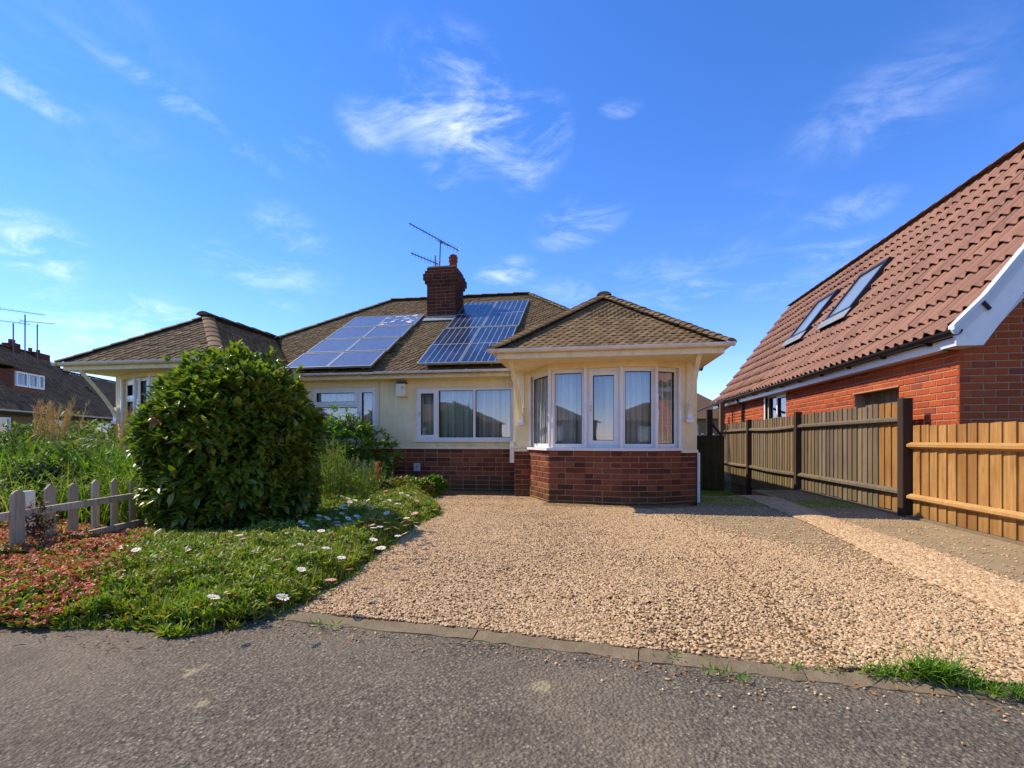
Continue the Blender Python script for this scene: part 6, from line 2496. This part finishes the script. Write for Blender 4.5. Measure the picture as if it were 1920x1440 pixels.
# ---------------- weeds at the kerb
WD = [(1345, 1262, .045, 30, 'little grass weed growing from the joint left of the others'), (1385, 1275, .04, 18, 'thin grass weed creeping onto the tarmac'), (1668, 1268, .07, 60, 'green weed tuft left of the tallest weed at the kerb'),
      (1752, 1275, .13, 110, 'tallest bushy green weed growing at the gravel edge'), (1800, 1285, .06, 60, 'low green weed just right of the tallest one'), (1850, 1295, .05, 50, 'low weed near the lower right corner'),
      (1900, 1305, .06, 60, 'weed tuft at the right edge of the photo by the tarmac'), (1490, 1252, .03, 25, 'tiny weed on the edging between the grass weeds'), (1560, 1258, .03, 25, 'tiny weed on the edging left of the green tufts'),
      (1270, 1232, .02, 14, 'sparse moss sprig on the edging strip'), (605, 1172, .04, 24, 'small grass sprig at the left end of the edging'), (1720, 1225, .03, 18, 'little weed sprig in the gravel')]
for px, py, h_, n, lb in WD:
    p = at_z(px, py, 0)
    t = thing('weed', tuple(p), lb, 'weed', 'weeds along the drive edge')
    pos = np.array(p) + rng.normal(0, 1, (n, 3)) * [.05 if h_ < .1 else .045, .02, 0]
    joined('blades', blade_unit(.6, 1, 3), blades(pos, h_ * 1.15, .006, 1.1), 'leaf_bright', t)
    if h_ > .05:
        pos = np.array(p) + rng.normal(0, 1, (n // 2, 3)) * [.05, .02, 0] + [0, 0, h_ * .3]
        joined('leaves', LEAFN, clusters(pos, np.tile([0, 0, 1.0], (n // 2, 1)), 4, h_ * .32, .9), 'leaf_bright', t)

# dead leaves and bits on the tarmac beside the bed
def litter():
    pts_ = []
    for _ in range(260):
        x = rng.uniform(-4.2, 3.0)
        y = (2.2 if x < -1.9 else kerb_y(x)) - abs(rng.normal(0, .10)) - .02
        pts_.append((x, y, -.012))
    P = np.array(pts_)
    d = rng.normal(0, 1, (len(P), 3)) * [1, 1, .12]
    x, y, z = orient(d, rng.normal(0, .4, len(P)))
    s = rng.uniform(.010, .026, len(P))
    o = joined('leaf_litter', LEAF, mats_from(P, x, y, z, s, s, s), 'dead_leaf')
    o['label'] = 'dry leaf scraps scattered on the tarmac along the bed and edging'; o['category'] = 'litter'
litter()

# strip of soil / litter where the bed meets the tarmac
# distant trees behind the gap and beyond the left garden
def far_tree(loc, h, r, mat, label):
    t = thing('distant_tree', loc, label, 'tree')
    MB().tube([loc, (loc[0], loc[1], loc[2] + h * .7)], [.18, .08], 7).build('trunk', 'bark', t)
    n = 900
    d = rng.normal(0, 1, (n, 3)); d /= np.linalg.norm(d, axis=1, keepdims=True)
    lump = np.array([1 + .45 * mnoise.noise(Vector(q) * 1.8 + Vector(loc)) for q in d])
    P = np.array(loc) + [0, 0, h * .65] + d * (rng.uniform(.5, 1, n) ** .5 * lump)[:, None] * [r, r, h * .38]
    joined('crown', LEAF, clusters(P, d, 5, .26, 1.1), mat, t)
far_tree((7.4, 42, -.5), 5.2, 1.1, 'leaf_dark', 'dark tree top showing between the bungalow and the neighbouring roof')
far_tree((8.6, 44, -.5), 4.4, 1.0, 'leaf_dark', 'smaller dark tree beside the far roof ridge in the gap')
# tall conifer across the road, mirrored in the bow window
t = thing('conifer_across_the_road', (.9, -9.0, 0), 'tall dark conifer across the road mirrored in the centre light of the bow window', 'tree')
MB().tube([(.9, -9, 0), (.9, -9, 5.5)], [.16, .03], 7).build('trunk', 'bark', t)
n = 1500; zz = rng.uniform(1.6, 6.2, n); a = rng.uniform(0, 6.28, n); rr_ = (1 - (zz - 1.6) / 4.9) ** .6 * .75 * rng.uniform(.5, 1, n)
P = np.stack([.9 + rr_ * np.cos(a), -9 + rr_ * np.sin(a), zz], 1)
joined('crown', LEAFN, clusters(P, np.stack([np.cos(a), np.sin(a), np.full(n, .3)], 1), 5, .22, 1.0), 'leaf_dark', t)


# ---------------- twigs and grit on the pavement, wispy grasses in the left garden
def twigs():
    m = MB(); r = random.Random(31)
    for _ in range(46):
        x = r.uniform(-3.6, .6); y = 2.2 - abs(r.gauss(0, .22)) - .03
        if x > -1.9: y = kerb_y(x) - .08 - abs(r.gauss(0, .12))
        a = r.uniform(-.5, .6); L = r.uniform(.02, .075)
        p = Vector((x, y, -.013)); d = Vector((math.cos(a), math.sin(a), 0)) * L
        m.tube([p, p + d * .5 + Vector((0, 0, .006)), p + d], [.0016, .0022, .001], 4)
    o = m.build('twigs', 'bark', None)
    o['kind'] = 'stuff'; o['label'] = 'small dry twigs lying on the tarmac in front of the flower bed'; o['category'] = 'litter'


twigs()
WG = [(-5.15, 4.95, .80, 'leaf_feather', 'wispy yellow green grass behind the fourth and fifth pickets'), (-5.9, 4.55, .70, 'leaf_feather', 'wispy yellow green grass behind the second picket'),
      (-7.1, 5.7, .98, 'leaf_feather', 'tall wispy yellow green grass at the left edge behind the pickets'), (-5.7, 5.6, .98, 'leaf_bright', 'tall wispy bright green grass left of the round bush'),
      (-5.0, 5.3, .80, 'leaf_mid', 'mid green wispy grass touching the left side of the round bush'), (-8.2, 7.0, 1.1, 'leaf_feather', 'furthest wispy grass under the left bow window'),
      (-6.5, 7.2, 1.1, 'leaf_bright', 'pale wispy grass between the round bush and the left bow window')]
for x, y, h_, mt, lb in WG:
    t = thing('wispy_grass', (x, y, 0), lb, 'grass clump')
    n = 520
    P = np.array([x, y, 0]) + rng.normal(0, 1, (n, 3)) * [.26, .2, 0]
    joined('blades', blade_unit(.5, 1, 4), blades(P, h_, .012, .55), mt, t)
    P = np.array([x, y, h_ * .55]) + rng.normal(0, 1, (220, 3)) * [.28, .22, h_ * .16]
    joined('side_leaves', LEAFN, clusters(P, rng.normal(0, .5, (220, 3)) + [0, 0, 1], 4, .06, 1.0), mt, t)
